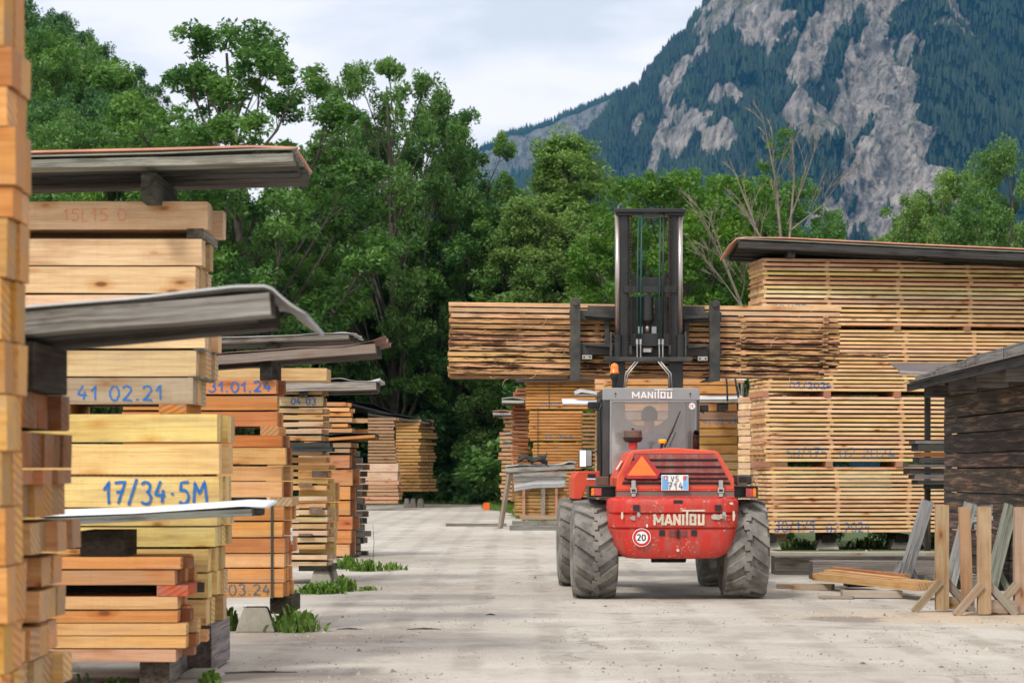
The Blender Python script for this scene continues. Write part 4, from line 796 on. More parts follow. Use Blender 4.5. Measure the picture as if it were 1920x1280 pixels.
prop_(1692, 1090, 1737, 938, 29.6, 'grey leaning prop farthest left, bare honey boards behind it'); prop_(1780, 1100, 1817, 942, 28.6, 'grey leaning prop between the first brown trestle and twin posts'); prop_(1857, 1100, 1893, 945, 28.3, 'grey leaning prop between twin posts and right edge trestle')
# timbers on the ground by the honey stack
for (D, a, b, y0, y1, c, lb) in ((34.5, 1440, 1800, 1030, 1052, LGRY, 'long pale grey beam lying farthest back before the honey stack'), (32.8, 1452, 1760, 1040, 1072, (0.27, .25, .22), 'thick grey beam lying across before the honey stack'),
                                (31.2, 1524, 1770, 1052, 1086, GRY, 'thick dark grey beam with blue painted end on the ground')):
    z1 = Z(y0, D) ; h = max(.12, min(.26, z1))
    tag(WB().add(bgeom(X(b, D) - X(a, D), .45, h, 5, .003), pal(c)).build('timber_beam', loc=((X(a, D) + X(b, D)) / 2, D + .2, h / 2)), lb, 'beam')
def gplank(a, b, Da, Db, z, wd, th, col, label):
    A = Vector((X(a, Da), Da, z)); Bv = Vector((X(b, Db), Db, z)); o = WB().bar((0, 0, 0), Bv - A, wd, th, col, bow=.003).build('plank', loc=A); return tag(o, label, 'board', 'loose planks on the ground')
FR = (0.60, 0.38, 0.17)
gplank(1530, 1728, 28.6, 26.0, .16, .10, .09, FR, 'fresh brown plank nearest the road in the loose pile')
gplank(1540, 1742, 28.8, 26.1, .165, .09, .09, pal(FR), 'second fresh brown plank from the road in the loose pile')
gplank(1555, 1750, 29.1, 26.3, .17, .10, .08, (0.68, 0.46, 0.22), 'pale fresh plank on top at back of loose pile')
gplank(1562, 1700, 29.4, 27.2, .23, .09, .045, (0.5, 0.22, 0.1), 'reddish thin plank lying highest on the loose pile')
gplank(1555, 1690, 29.2, 27.0, .19, .14, .07, (0.66, 0.42, 0.2), 'broad fresh plank in middle of the loose pile')
gplank(1461, 1500, 28.9, 28.7, .03, .14, .05, (0.25, 0.19, 0.14), 'short brown offcut lying apart left of loose pile')
gplank(1487, 1562, 28.6, 28.4, .04, .16, .07, (0.38, 0.31, 0.22), 'short pale board propping the loose pile')
gplank(1578, 1690, 26.6, 26.6, .05, .2, .08, (0.45, 0.40, 0.33), 'flat pale board under the near end of loose pile')
gplank(1535, 1600, 26.5, 26.4, .02, .1, .03, (0.32, 0.26, 0.2), 'splintered thin offcut nearest the damp patch')
block('bearer', 28.3, 1590, 1640, 1083, 1100, .4, DGRY, 'dark bearer block under the far end of loose pile', 'bearer')
# ====================================================================== THE VEHICLE
VX, VY, VYAW = 1.835, 26.7, R(1.0)
veh = empty('forklift', (VX, VY, 0), VYAW, 'red rough terrain forklift seen from behind, lifting a long board package', 'forklift')
def LX(px, ly): D = VY + ly; return (px - CX) * D / F - (VX - ly * math.tan(VYAW))
def LZ(py, ly): D = VY + ly; return EYE + (HY - py) * D / F
def lbox(mb, px0, px1, py0, py1, ly0, ly1, m=0): return mb.box(LX(px0, ly0), LX(px1, ly0), ly0, ly1, LZ(py1, ly0), LZ(py0, ly0), m)
def part(name, m, px0, px1, py0, py1, ly0, ly1, par=veh, bevel=.006): return lbox(MB(), px0, px1, py0, py1, ly0, ly1).build(name, M[m], par, bevel=bevel)
# --- wheels
def tyre_mesh(Rr, Wd, rimR, n=56):
    mb = MB(); prof = [(-.5, rimR), (-.53, rimR + .05), (-.56, (Rr + rimR) / 2), (-.53, Rr - .10), (-.48, Rr - .055), (-.3, Rr - .048), (0, Rr - .040), (.3, Rr - .048), (.48, Rr - .055), (.53, Rr - .10), (.56, (Rr + rimR) / 2), (.53, rimR + .05), (.5, rimR)]
    vs = []
    for i in range(n):
        a = 2 * math.pi * i / n
        for u, r in prof: vs.append((u * Wd, math.cos(a) * r, math.sin(a) * r))
    k = len(prof); mb.add(vs, [(i*k+j, i*k+j+1, ((i+1) % n)*k+j+1, ((i+1) % n)*k+j) for i in range(n) for j in range(k - 1)])
    nl = 15
    def rad(u): return Rr - 0.022 * (abs(u) / .5) ** 2.2
    for side in (-1, 1):
        for l in range(nl):
            a0 = 2 * math.pi * (l + (0 if side > 0 else .5)) / nl; steps = 7; top = []; bot = []
            for q in range(steps + 1):
                f = q / steps; u = (.035 + f * .485); da = -0.70 * (f ** 1.05) * (2 * math.pi / nl); hw = (.20 + .035 * f) * (2 * math.pi / nl)
                if q == 0: hw *= .75
                r = rad(u); rb = Rr - .075 - .03 * (1 if q == steps else 0)
                for sgn in (-1, 1):
                    aa = a0 + da + sgn * hw
                    top.append((side * u * Wd, math.cos(aa) * r, math.sin(aa) * r)); a2 = a0 + da + sgn * hw * 1.18
                    bot.append((side * (u + (.02 if q == steps else 0)) * Wd, math.cos(a2) * rb, math.sin(a2) * rb))
            fs = []; T = len(top)
            for q in range(steps):
                a, b, c, d_ = 2*q, 2*q+1, 2*q+3, 2*q+2
                fs += [(a, b, c, d_), (a, d_, d_+T, a+T), (c, b, b+T, c+T)]
            fs += [(1, 0, T, T+1), (T-2, T-1, 2*T-1, 2*T-2)]
            mb.add(top + bot, fs)
    # centre lug blocks
    for l in range(nl * 2):
        a0 = 2 * math.pi * (l + .3) / (nl * 2); hw = 2 * math.pi / (nl * 2) * .42; s_ = .055 if l % 2 else -.055; vs = []
        for r in (Rr, Rr - .05):
            for (u, da) in ((-.06, -1), (.06, -1), (.075, 0), (.06, 1), (-.06, 1), (-.075, 0)): aa = a0 + da * hw; vs.append(((u + s_ * .5) * Wd, math.cos(aa) * r, math.sin(aa) * r))
        mb.add(vs, [(0, 1, 2, 3, 4, 5)] + [((i + 1) % 6, i, i + 6, (i + 1) % 6 + 6) for i in range(6)])
    return mb
def rim_mesh(Wd, rr):
    mb = MB(); n = 40; prof = [(-.5, rr + .012), (-.47, rr - .01), (-.40, rr - .03), (-.18, rr - .05), (-.16, rr * .55), (-.20, rr * .45), (-.20, .02), (.2, .02), (.2, rr - .05), (.5, rr + .012)]
    vs = [(u * Wd, math.cos(a) * r, math.sin(a) * r) for a in [2 * math.pi * i / n for i in range(n)] for u, r in prof]; k = len(prof)
    mb.add(vs, [(i*k+j, i*k+j+1, ((i+1) % n)*k+j+1, ((i+1) % n)*k+j) for i in range(n) for j in range(k - 1)]); return mb
def hub_mesh(Wd):
    mb = MB(); mb.tube([(-.30 * Wd, 0, 0), (-.2 * Wd, 0, 0)], [.09, .11], 20)
    for i in range(8): a = i * math.pi / 4; mb.tube([(-.25 * Wd, math.cos(a) * .15, math.sin(a) * .15), (-.19 * Wd, math.cos(a) * .15, math.sin(a) * .15)], .016, 8)
    return mb
RW, WW, RRm = .583, .47, .30
tyre_me = rim_me = hub_me = None
for (x, y, fl) in ((-.875, 0, 0), (.875, 0, 1), (-.93, 2.9, 0), (.90, 2.9, 1)):
    if tyre_me is None:
        wh = tyre_mesh(RW, WW, RRm).build('wheel', M['tyre'], veh); wh.name = 'wheel'; tyre_me = wh.data
        r_ = rim_mesh(WW, RRm).build('rim', M['rim'], wh, smooth=False); rim_me = r_.data; h_ = hub_mesh(WW).build('hub', M['rim'], wh); hub_me = h_.data
    else:
        wh = bpy.data.objects.new('wheel', tyre_me); COL.objects.link(wh); wh.parent = veh
        for nm, me in (('rim', rim_me), ('hub', hub_me)): c_ = bpy.data.objects.new(nm, me); COL.objects.link(c_); c_.parent = wh
    wh.location = (x, y, RW - .012); wh.rotation_euler = (R(rnd.uniform(0, 15)), 0, R(180) if fl else 0)
    if fl: wh.rotation_euler = (R(180 + rnd.uniform(0, 15)), R(0), R(180))
# --- chassis and axles
ch = MB(); ch.box(-.42, .42, -.35, 3.1, .52, .86); ch.box(-.55, .55, .35, 2.4, .62, .95); ch.build('chassis', M['black'], veh, bevel=.02)
ch = MB(); ch.tube([(-.8, 0, RW), (.8, 0, RW)], .10, 14); ch.tube([(-.2, 0, RW), (.2, 0, RW)], .17, 14); ch.build('axle', M['black'], veh)
ch = MB(); ch.tube([(-.8, 2.9, RW), (.8, 2.9, RW)], .11, 14); ch.build('axle', M['black'], veh)
# --- counterweight: rounded plan sections lofted
ly = -.72
cxw = LX(1264.5, ly)
lv = [(1048, .46, .14), (1046, .54, .06), (1038, .63, .03), (1022, .685, .012), (1000, .725, .0), (993, .742, .0), (991.5, .743, .034), (989.5, .743, .036), (988, .748, .002), (980, .75, .0), (966, .752, .0), (964, .75, .034), (962, .75, .036), (960, .755, .0), (948, .76, .0), (938, .757, .006), (934, .74, .03), (932.5, .70, .07)]
n = 48; vs = []
for (py, hw, inset) in lv:
    z = LZ(py, ly)
    for i in range(n + 1):
        f = -1 + 2 * i / n; a = f * math.pi / 2
        sx = math.copysign(abs(math.sin(a)) ** .32, math.sin(a)); cy = abs(math.cos(a)) ** .32
        bow = .035 * (1 - sx * sx)
        vs.append((cxw + hw * sx, ly + .42 - (.42 + bow - .035 - inset) * cy, z))
k = n + 1; mb = MB(); mb.add(vs, [(i*k+j, i*k+j+1, (i+1)*k+j+1, (i+1)*k+j) for i in range(len(lv) - 1) for j in range(n)] + [tuple(reversed(range(k))), tuple((len(lv) - 1) * k + j for j in range(k))] + [((i)*k, (i+1)*k, (i+1)*k+n, i*k+n) for i in range(len(lv) - 1)])
cw = mb.build('counterweight', M['red'], veh, smooth=True)
md = cw.modifiers.new('e', 'EDGE_SPLIT'); md.split_angle = R(40)
for (a, b, c, d_) in ((1187, 1199, 946, 957), (1341, 1353, 946, 957), (1263, 1280, 937, 943), (1236, 1247, 993, 1004), (1296, 1307, 993, 1004)):
    fr = MB(); x0, x1, z0, z1 = LX(a, ly), LX(b, ly), LZ(d_, ly), LZ(c, ly); yy = ly - .004
    fr.box(x0, x1, yy, yy + .02, z0, z1)
    fr.build('lifting_hole', M['black'], cw)
rec = MB(); x0, x1, z0, z1 = LX(1254, ly), LX(1289, ly), LZ(1006, ly), LZ(994, ly); rec.box(x0, x1, ly - .003, ly + .02, z0, z1); rec.build('tow_recess', M['louvre'], cw)
MB().tube([(LX(1271, ly), ly - .03, LZ(992, ly)), (LX(1271, ly), ly - .03, LZ(1010, ly))], .014, 10).build('tow_pin', M['rust'], cw)
MB().tube([(LX(1271, ly), ly - .015, LZ(1031, ly)), (LX(1271, ly), ly + .03, LZ(1031, ly))], .017, 12).build('plug', M['cream'], cw)
rz2 = random.Random(12)
for (cx0, cy0, rx0, ry0, mm0) in ((1345, 968, 19, 6, 'lamp'), (1358, 966, 5, 8, 'lamp'), (1166, 966, 3, 8, 'cream'), (1187, 971, 6, 5, 'steel'), (1197, 965, 4, 5, 'steel'), (1376, 966, 3, 10, 'cream'), (1213, 985, 2, 4, 'white'), (1372, 943, 4, 3, 'cream')):
    n_ = 14; vs = [(LX(cx0 + rx0 * math.cos(6.283 * i / n_) * rz2.uniform(.55, 1.15), ly), ly - .0035, LZ(cy0 + ry0 * math.sin(6.283 * i / n_) * rz2.uniform(.5, 1.2), ly)) for i in range(n_)]
    MB().add(vs, [tuple(range(n_))]).build('paint_scar', M[mm0], cw)
# logo letters
def logo(x0, z0, h, wd, y, m, par, sp=1.0):
    """block capitals; the T's bar runs on over the O and the U"""
    L = {'M': [[(.06, 0), (.06, .98)], [(.06, .9), (.42, .25)], [(.42, .25), (.78, .9)], [(.78, .98), (.78, 0)]], 'A': [[(.04, 0), (.34, .96)], [(.34, .96), (.66, 0)], [(.18, .26), (.54, .26)]],
         'N': [[(.08, 0), (.08, .98)], [(.08, .92), (.56, .08)], [(.56, 0), (.56, .98)]], 'I': [[(.1, 0), (.1, .98)]], 'T': [[(.12, 0), (.12, 1.3)]],
         'O': [[(.1, .1), (.1, .9)], [(.0, .9), (.62, .9)], [(.52, .9), (.52, .1)], [(.62, .1), (.0, .1)]], 'U': [[(.1, .98), (.1, .1)], [(0, .1), (.6, .1)], [(.5, .1), (.5, .98)]]}
    adv = {'M': .98, 'A': .80, 'N': .78, 'I': .34, 'T': .34, 'O': .76, 'U': .66}; tot = sum(adv[c] for c in 'MANITOU'); k = wd / (tot * h); x = x0; ps = []; tx = 0
    for c in 'MANITOU':
        for q in L[c]: ps.append([(x + a * h * k, z0 + b * h) for a, b in q])
        if c == 'T': tx = x
        x += adv[c] * h * k
    ps.append([(tx - .35 * h * k, z0 + 1.3 * h), (x - .02 * h, z0 + 1.3 * h)])
    mb = MB(); ribbons(ps[:-1], .21 * h, y, mb, step=.0005); ribbons(ps[-1:], .15 * h, y - .004, mb); return mb.build('lettering', M[m], par)
logo(LX(1226, ly), LZ(984, ly), 21 / F * 26, (1322 - 1226) / F * 26, ly - .006, 'cream', cw)
# 20 km/h roundel
def disc(mb, x, z, r, y, n=36, m=0): vs = [(x + r * math.cos(a), y, z + r * math.sin(a)) for a in [2*math.pi*i/n for i in range(n)]]; mb.add(vs, [tuple(range(n))], m)
mb = MB(); rx_, rz_ = LX(1203, ly), LZ(1007, ly); yy = ly - .012
mb.tube([(rx_, yy, rz_), (rx_, yy + .02, rz_)], .105, 36, 0); disc(mb, rx_, rz_, .098, yy - .0015, m=1); disc(mb, rx_, rz_, .070, yy - .003, m=0)
sg_ = mb.build('speed_sign', [M['white'], M['signred']], cw)
mb = MB(); ps, _ = strokes('20', rx_ - .052, rz_ - .034, .068, 0, .18); ribbons(ps, .014, yy - .0045, mb); mb.build('lettering', M['ink'], sg_)
# --- hood
lh = -.58
def q2(px, py): return (LX(px, lh), LZ(py, lh))
outl = [q2(1156, 918), q2(1156, 896), q2(1179, 852), q2(1186, 844), q2(1262, 839), q2(1342, 845), q2(1349, 850), q2(1377, 898), q2(1377, 918)]
hood = MB().prism(outl, lh, .72).build('engine_hood', M['orange_red'], veh, bevel=.012)
for i, (y0, y1) in enumerate(((851, 860), (864, 873), (877, 886), (889, 895), (898, 903))):
    zt, zb = LZ(y0, lh), LZ(y1, lh); k0 = (y0 - 848) / 57; xl_, xr_ = LX(1186 - 22 * min(1, k0 * 1.1) + 6, lh), LX(1343 + 26 * min(1, k0 * 1.1) - 2, lh)
    mb = MB(); mb.add([(xl_, lh - .006, zt), (xr_, lh - .006, zt), (xr_ + .02, lh - .034, zb), (xl_ - .02, lh - .034, zb), (xr_ + .02, lh - .002, zb - .006), (xl_ - .02, lh - .002, zb - .006)], [(0, 3, 2, 1), (3, 5, 4, 2)])
    mb.build('louvre', M['louvre'], hood, solid=.003)
MB().prism([q2(1166, 908), q2(1190, 850), q2(1340, 850), q2(1370, 908)], lh - .004, lh).build('grille_backing', M['black'], hood)
part('rear_skirt', 'skirt', 1156, 1377, 920, 931, -.60, -.2); part('skirt_trim', 'red', 1155, 1378, 917.5, 920.3, -.61, -.3); part('skirt_trim', 'red', 1155, 1378, 930, 933.5, -.62, -.3)
for q in (1188, 1352):
    lt_ = part('hood_latch', 'steel', q - 4, q + 4, 900, 916, -.64, -.60, bevel=.003); part('catch', 'steel', q - 6, q + 6, 914, 924, -.645, -.61, par=lt_, bevel=.004); part('catch', 'steel', q - 4, q + 4, 925, 931, -.64, -.61, par=lt_, bevel=.003); part('catch_ring', 'black', q - 3.5, q + 3.5, 917, 921, -.652, -.645, par=lt_, bevel=.001)
for k in range(1): 
    mb = MB(); y = lh + .25; X0 = LX(1156, lh) + .015
    ps = [[(0, 0), (.0, .16)], [(.05, .0), (.05, .2)], [(.1, .02), (.1, .22)], [(-.02, .0), (.12, .0)]]
    # side sticker on the left hood flank
    vs = [(X0 + .02, lh + .15, LZ(880, lh)), (X0 + .02, lh + .42, LZ(880, lh)), (X0 + .085, lh + .42, LZ(863, lh)), (X0 + .085, lh + .15, LZ(863, lh))]
    mb.add([(a - .022, b, c) for a, b, c in vs], [(0, 1, 2, 3)]); mb.build('side_sticker', M['white'], hood)
# slow vehicle triangle
yt = lh - .05
tr_ = MB(); T_ = lambda px, py: (LX(px, yt), LZ(py, yt))
tr_.prism([T_(1169, 885), T_(1175, 897), T_(1232, 897), T_(1238, 885), T_(1209, 852), T_(1198, 852)], yt, yt + .006); trr = tr_.build('warning_triangle', M['tri_red'], veh, bevel=.001)
MB().prism([T_(1176, 891), T_(1231, 891), T_(1203.5, 854)], yt - .004, yt - .001).build('triangle_face', M['tri_orange'], trr)
# licence plate
yp = lh - .07
pl_ = part('licence_plate', 'white', 1240, 1291, 890, 919, yp, yp + .008, bevel=.004)
part('plate_film', 'blue_plate', 1241, 1253, 891.5, 917.5, yp - .002, yp - .0005, par=pl_, bevel=0); part('plate_film', 'blue_plate', 1281, 1290, 891.5, 917.5, yp - .002, yp - .0005, par=pl_, bevel=0)
sh_ = MB(); S_ = lambda px, py: (LX(px, yp), LZ(py, yp))
sh_.prism([S_(1245, 892.5), S_(1251, 892.5), S_(1251, 898), S_(1248, 901), S_(1245, 898)], yp - .005, yp - .003); shd = sh_.build('shield', M['signred'], pl_)
MB().box(LX(1247.3, yp), LX(1248.7, yp), yp - .0065, yp - .0055, LZ(899, yp), LZ(894, yp)).box(LX(1245.8, yp), LX(1250.2, yp), yp - .0075, yp - .0067, LZ(897.2, yp), LZ(895.8, yp)).build('cross', M['white'], pl_)
MB().prism([S_(1281, 892.5), S_(1287, 892.5), S_(1287, 898), S_(1284, 901), S_(1281, 898)], yp - .005, yp - .003).build('shield', M['orange_red'], pl_)
mb = MB(); ps, _ = strokes('VS', LX(1258, yp), LZ(902, yp), 10 / F * 26, 0, .25); ribbons(ps, .007, yp - .009, mb); ps, _ = strokes('714', LX(1252, yp), LZ(917, yp), 13 / F * 26, 0, .25, 1.05); ribbons(ps, .008, yp - .009, mb); mb.build('lettering', M['ink'], pl_)
# --- light brackets at both sides
for (a, b, sgn) in ((1103, 1180, -1), (1350, 1422, 1)):
    br = MB(); y0 = -.42; lbox(br, a, b, 910, 912.5, y0, -.02); lbox(br, a, b, 931, 933.5, y0, -.02); lbox(br, a + 2, b - 2, 912, 932, -.25, -.22)
    if sgn < 0: lbox(br, a, a + 2, 911, 933, y0, -.02)
    else: lbox(br, b - 2, b, 911, 933, y0, -.02)
    bo = br.build('light_bracket', M['dark_cab'], veh, bevel=.004)
    if sgn < 0:
        tl_ = part('tail_light', 'lens_red', 1114, 1128, 914, 929, -.41, -.3, par=bo, bevel=.006); part('indicator', 'lens_orange', 1108, 1114.5, 914, 929, -.405, -.3, par=bo)
        part('work_lamp', 'lamp', 1164, 1179, 914, 929, -.41, -.3, par=bo)
    else:
        part('tail_light', 'lens_red', 1399, 1412, 915, 931, -.41, -.3, par=bo, bevel=.006); part('indicator', 'lens_orange', 1412, 1418.5, 914, 931, -.405, -.3, par=bo)
        part('work_lamp', 'lamp', 1357, 1374, 912.5, 923, -.41, -.3, par=bo)
ta = part('step_block', 'brown_metal', 1119, 1141, 893, 909.5, -.1, .15); part('step_block', 'brown_metal', 1383, 1402, 893, 909.5, -.1, .15)
mb = MB(); mb.box(LX(1380, 0), LX(1408, 0), -.1, .5, LZ(908, 0), LZ(890, 0)); mb.build('battery_box', M['dusty_black'], veh, bevel=.02)
# --- red front fender and side body
fl = MB(); y0 = 1.25
P_ = lambda px, py, yy=1.6: (LX(px, yy), LZ(py, yy))
fl.prism([P_(1075, 935), P_(1075, 896), P_(1083, 883), P_(1132, 883), P_(1132, 912), P_(1100, 912), P_(1090, 935)], 1.6, 2.9); ff = fl.build('front_mudguard', M['orange_red'], veh, bevel=.01)
part('sticker', 'white', 1100, 1118, 896, 899, 1.59, 1.598, par=ff, bevel=0); part('sticker', 'ink', 1102, 1116, 888, 895, 1.59, 1.598, par=ff, bevel=0)
MB().box(.62, 1.12, 2.2, 3.4, 1.14, 1.22).build('front_mudguard', M['orange_red'], veh, bevel=.02)
sb_ = MB(); sb_.box(LX(1140, .3), LX(1375, .3), -.2, 2.2, .86, 1.24); sb_.build('body', M['red'], veh, bevel=.02)
# --- cab
c0, c1 = .78, 2.15; cl, cr_ = LX(1130, c0), LX(1312, c0); zt, zb = LZ(727, c0), 1.15
cab = MB()
# posts and rails (rear face)
pw = .06
for (xa_, xb_) in ((cl, cl + .085), (cr_ - .055, cr_)): cab.box(xa_, xb_, c0, c0 + .07, zb, zt - .15)
for (xa_, xb_) in ((cl, cl + .06), (cr_ - .06, cr_)): cab.box(xa_, xb_, c1 - .07, c1, zb, zt - .1)
cab.box(cl + .085, cr_ - .055, c0, c0 + .06, zb, 1.45)
cab.box(cl, cl + .05, c0 + .07, c1 - .07, zb, zb + .28); cab.box(cr_ - .05, cr_, c0 + .07, c1 - .07, zb, zb + .28)
cab.box(cl, cl + .05, c0 + .6, c0 + .66, zb + .28, zt - .1)
cab.box(cl + .06, cr_ - .06, c1 - .06, c1, zb, zb + .15)
cabo = cab.build('cab', M['dark_cab'], veh, bevel=.012)
hd = MB(); hd.prism([(cl, zt - .150), (cl, zt - .02), (cl + .02, zt), (cr_ - .02, zt), (cr_, zt - .02), (cr_, zt - .150)], c0 - .012, c0 + .1); hdo = hd.build('rear_header', M['grey_cab'], cabo, bevel=.01)
logo(LX(1185, c0), LZ(746.5, c0), 12.5 / F * 27.5, (1261 - 1185) / F * 27.5, c0 - .017, 'white', hdo)
for q in (1154, 1294):
    for (zz_, r0) in ((738, .011), (743, .006)): mb = MB(); mb.tube([(LX(q, c0), c0 - .02, LZ(zz_, c0)), (LX(q, c0), c0, LZ(zz_, c0))], r0, 10); mb.build('bolt', M['black'], hdo)
rfm = MB(); rfm.box(cl + .01, cr_ - .01, c0 + .1, c1 + .08, zt - .06, zt - .005); rfm.box(cl, cl + .05, c0 + .1, c1, zt - .13, zt - .06); rfm.box(cr_ - .05, cr_, c0 + .1, c1, zt - .13, zt - .06); rfm.build('cab_roof', M['dark_cab'], cabo, bevel=.02)
# grey window frame & glass (rear)
wf = MB(); wx0, wx1, wz0, wz1 = cl + .085, cr_ - .04, 1.45, zt - .152
for bx in ((wx0, wx0 + .025, wz0, wz1), (wx1 - .012, wx1, wz0, wz1), (wx0 + .025, wx1 - .012, wz1 - .02, wz1)): wf.box(bx[0], bx[1], c0 - .016, c0 - .002, bx[2], bx[3])
wf.build('window_frame', M['grey_cab'], cabo, bevel=.004)
MB().box(wx0 + .026, wx1 - .013, c0 - .008, c0 - .004, wz0, wz1 - .021).build('rear_window', M['glass'], cabo)
MB().box(cl + .062, cr_ - .062, c1 - .04, c1 - .036, zb + .16, zt - .07).build('windscreen', M['clear'], cabo)
MB().box(cr_ - .02, cr_ - .016, c0 + .08, c1 - .08, zb + .29, zt - .14).build('side_window', M['clear'], cabo)
# front panel with chamfered opening
def oct_panel():
    yy = c1 - .12; ox0, ox1, oz0, oz1 = LX(1172, yy), LX(1254, yy), LZ(797, yy), LZ(751, yy); cxm = (1193, 1233); zm = LZ(782, yy)
    inner = [(LX(1193, yy), oz0), (LX(1235, yy), oz0), (ox1, zm), (ox1, oz1), (ox0, oz1), (ox0, zm)]
    outer = [(cl + .3, zb + .2), (cr_ - .3, zb + .2), (cr_ - .062, zm), (cr_ - .062, zt - .1), (cl + .062, zt - .1), (cl + .062, zm)]
    outer[0] = (cl + .062, zb + .17); outer[1] = (cr_ - .062, zb + .17)
    vs = []; 
    for yv in (yy, yy + .04): vs += [(x, yv, z) for x, z in inner] + [(x, yv, z) for x, z in outer]
    fs = []
    for i in range(6):
        j = (i + 1) % 6; fs += [(i, j, j + 6, i + 6), (12 + j, 12 + i, 18 + i, 18 + j), (j, i, 12 + i, 12 + j)]
    return MB().add(vs, fs)
oct_panel().build('dash_panel', M['panel'], cabo)
st = MB(); st.box(LX(1196, 1.2) , LX(1240, 1.2), 1.15, 1.6, 1.22, 1.36); se = st.build('driver_seat', M['seat'], veh, bevel=.04)
MB().box(LX(1196, 1.2) + .02, LX(1240, 1.2) - .02, 1.05, 1.16, 1.33, 1.72).build('backrest', M['seat'], se, bevel=.04)
sw = MB(); ctr = Vector((LX(1218, 1.3), 1.85, 1.62)); ring = [ctr + Vector((math.cos(a) * .17, math.sin(a) * .17 * .5, math.sin(a) * .17 * .86)) for a in [2*math.pi*i/24 for i in range(25)]]; sw.tube(ring, .014, 8); sw.tube([ctr, ctr + Vector((0, .17, -.25))], .025, 8); sw.tube([ctr + Vector((-.16, 0, 0)), ctr, ctr + Vector((.16, 0, 0))], .01, 6); sw.build('steering_wheel', M['black'], veh)
# wiper, snorkel filter, cap, exhaust, beacon, mirrors
yw = c0 - .05
mb = MB(); mb.tube([(LX(1246, yw), yw, LZ(838, yw)), (LX(1262, yw), yw - .02, LZ(804, yw)), (LX(1276, yw), yw, LZ(770, yw))], [.011, .010, .006], 8); mb.tube([(LX(1256, yw), yw, LZ(835, yw)), (LX(1267, yw), yw - .01, LZ(811, yw)), (LX(1260, yw), yw - .01, LZ(808, yw))], .004, 6); mb.build('wiper', M['black'], veh)
yf = -.05
mb = MB(); fxx = LX(1186.5, yf); mb.tube([(fxx, yf, LZ(842, yf)), (fxx, yf, LZ(828, yf))], .052, 20); af = mb.build('air_intake', M['red'], veh, smooth=False)
MB().tube([(fxx, yf, LZ(z_, yf)) for z_ in (829, 826, 822, 821, 819.5)], [.08, .105, .112, .118, .118], 28).build('filter_base', M['black'], af); MB().tube([(fxx, yf, LZ(z_, yf)) for z_ in (819.5, 808, 806)], [.105, .105, .095], 28).build('filter_bowl', M['brown_metal'], af)
MB().tube([(fxx, yf, LZ(z_, yf)) for z_ in (806, 803.5, 802.5)], [.012, .018, .012], 10).build('wing_nut', M['black'], af)
mb = MB(); xx = LX(1242, yf); mb.tube([(xx - .02, yf, LZ(842, yf)), (xx, yf, LZ(830, yf))], [.014, .02], 12); ca = mb.build('filler_neck', M['black'], veh); MB().tube([(xx, yf, LZ(z_, yf)) for z_ in (831, 830, 825, 823)], [.035, .048, .05, .035], 24).build('filler_cap', M['yellow'], ca)
ye = .45
xx = LX(1305, ye); mb = MB(); mb.tube([(xx, ye, LZ(842, ye)), (xx, ye, LZ(822, ye)), (xx, ye - .02, LZ(815, ye)), (xx, ye - .07, LZ(811, ye))], .034, 16, cap=False); mb.build('exhaust_pipe', M['rust'], veh, smooth=True, solid=-.004)
yb_ = 1.1; xx = LX(1152, yb_); mb = MB(); mb.tube([(xx + .01, yb_, LZ(727, yb_)), (xx + .005, yb_, LZ(715, yb_)), (xx, yb_, LZ(708, yb_)), (xx, yb_, LZ(701, yb_))], [.012, .03, .05, .056], 20); bc = mb.build('beacon_base', M['black'], veh)
MB().tube([(xx, yb_, LZ(z_, yb_)) for z_ in (701, 699, 697.5, 696, 687, 683, 680.5)], [.056, .058, .058, .048, .050, .038, .012], 24).build('beacon_lens', M['lens_orange'], bc, smooth=True)
for (a, b, c, d_, ax, az_) in ((1102, 1125, 753, 766, 1130, 768), (1313, 1329, 758, 772, 1311, 768)):
    ym = 1.5; mm_ = part('cab_mirror', 'black', a, b, c, d_, ym, ym + .06, bevel=.012); mb = MB(); mb.tube([(LX((a + b) / 2, ym), ym + .07, LZ((c + d_) / 2, ym)), (LX((a + b) / 2, ym), ym + .09, LZ(d_ + 2, ym)), (LX(ax, ym), ym + .09, LZ(az_, ym))], .008, 6); mb.build('mirror_arm', M['black'], mm_)
ym = 1.2; mr = MB(); 
x0, x1, z0, z1 = LX(1085, ym), LX(1111, ym), LZ(876, ym), LZ(842, ym)
mr.box(x0, x1, ym, ym + .05, z0, z1); mro = mr.build('side_mirror', M['dark_cab'], veh, rot=(0, 0, 0), bevel=.02)
MB().box(x0 + .012, x0 + .09, ym - .006, ym - .002, z0 + .012, z1 - .012).build('mirror_glass', M['mirror'], mro); MB().box(x0 + .096, x1 - .012, ym - .006, ym - .002, z0 + .02, z1 - .012).build('mirror_glass', M['steel'], mro)
MB().tube([(x1, ym + .04, LZ(848, ym)), (x1 + .05, ym + .04, LZ(845, ym)), (x1 + .09, ym + .03, LZ(853, ym)), (cl + .02, ym, LZ(878, ym))], .011, 8).build('mirror_arm', M['black'], mro)
mb = MB(); disc(mb, LX(1297.5, c0), LZ(761, c0), .039, c0 - .010); ce = mb.build('ce_sticker', M['white'], veh)
mb = MB(); ps, _ = strokes('CE', LX(1297.5, c0) - .026, LZ(761, c0) - .017, .034, 0, .15); ribbons(ps, .005, c0 - .0115, mb); mb.build('lettering', M['ink'], ce)
# grab rail on the left of cab
MB().tube([(cl - .02, c0 + .05, 1.3), (cl - .03, c0 + .05, zt - .25), (cl + .0, c0 + .05, zt - .2)], .014, 8).build('grab_rail', M['black'], veh)
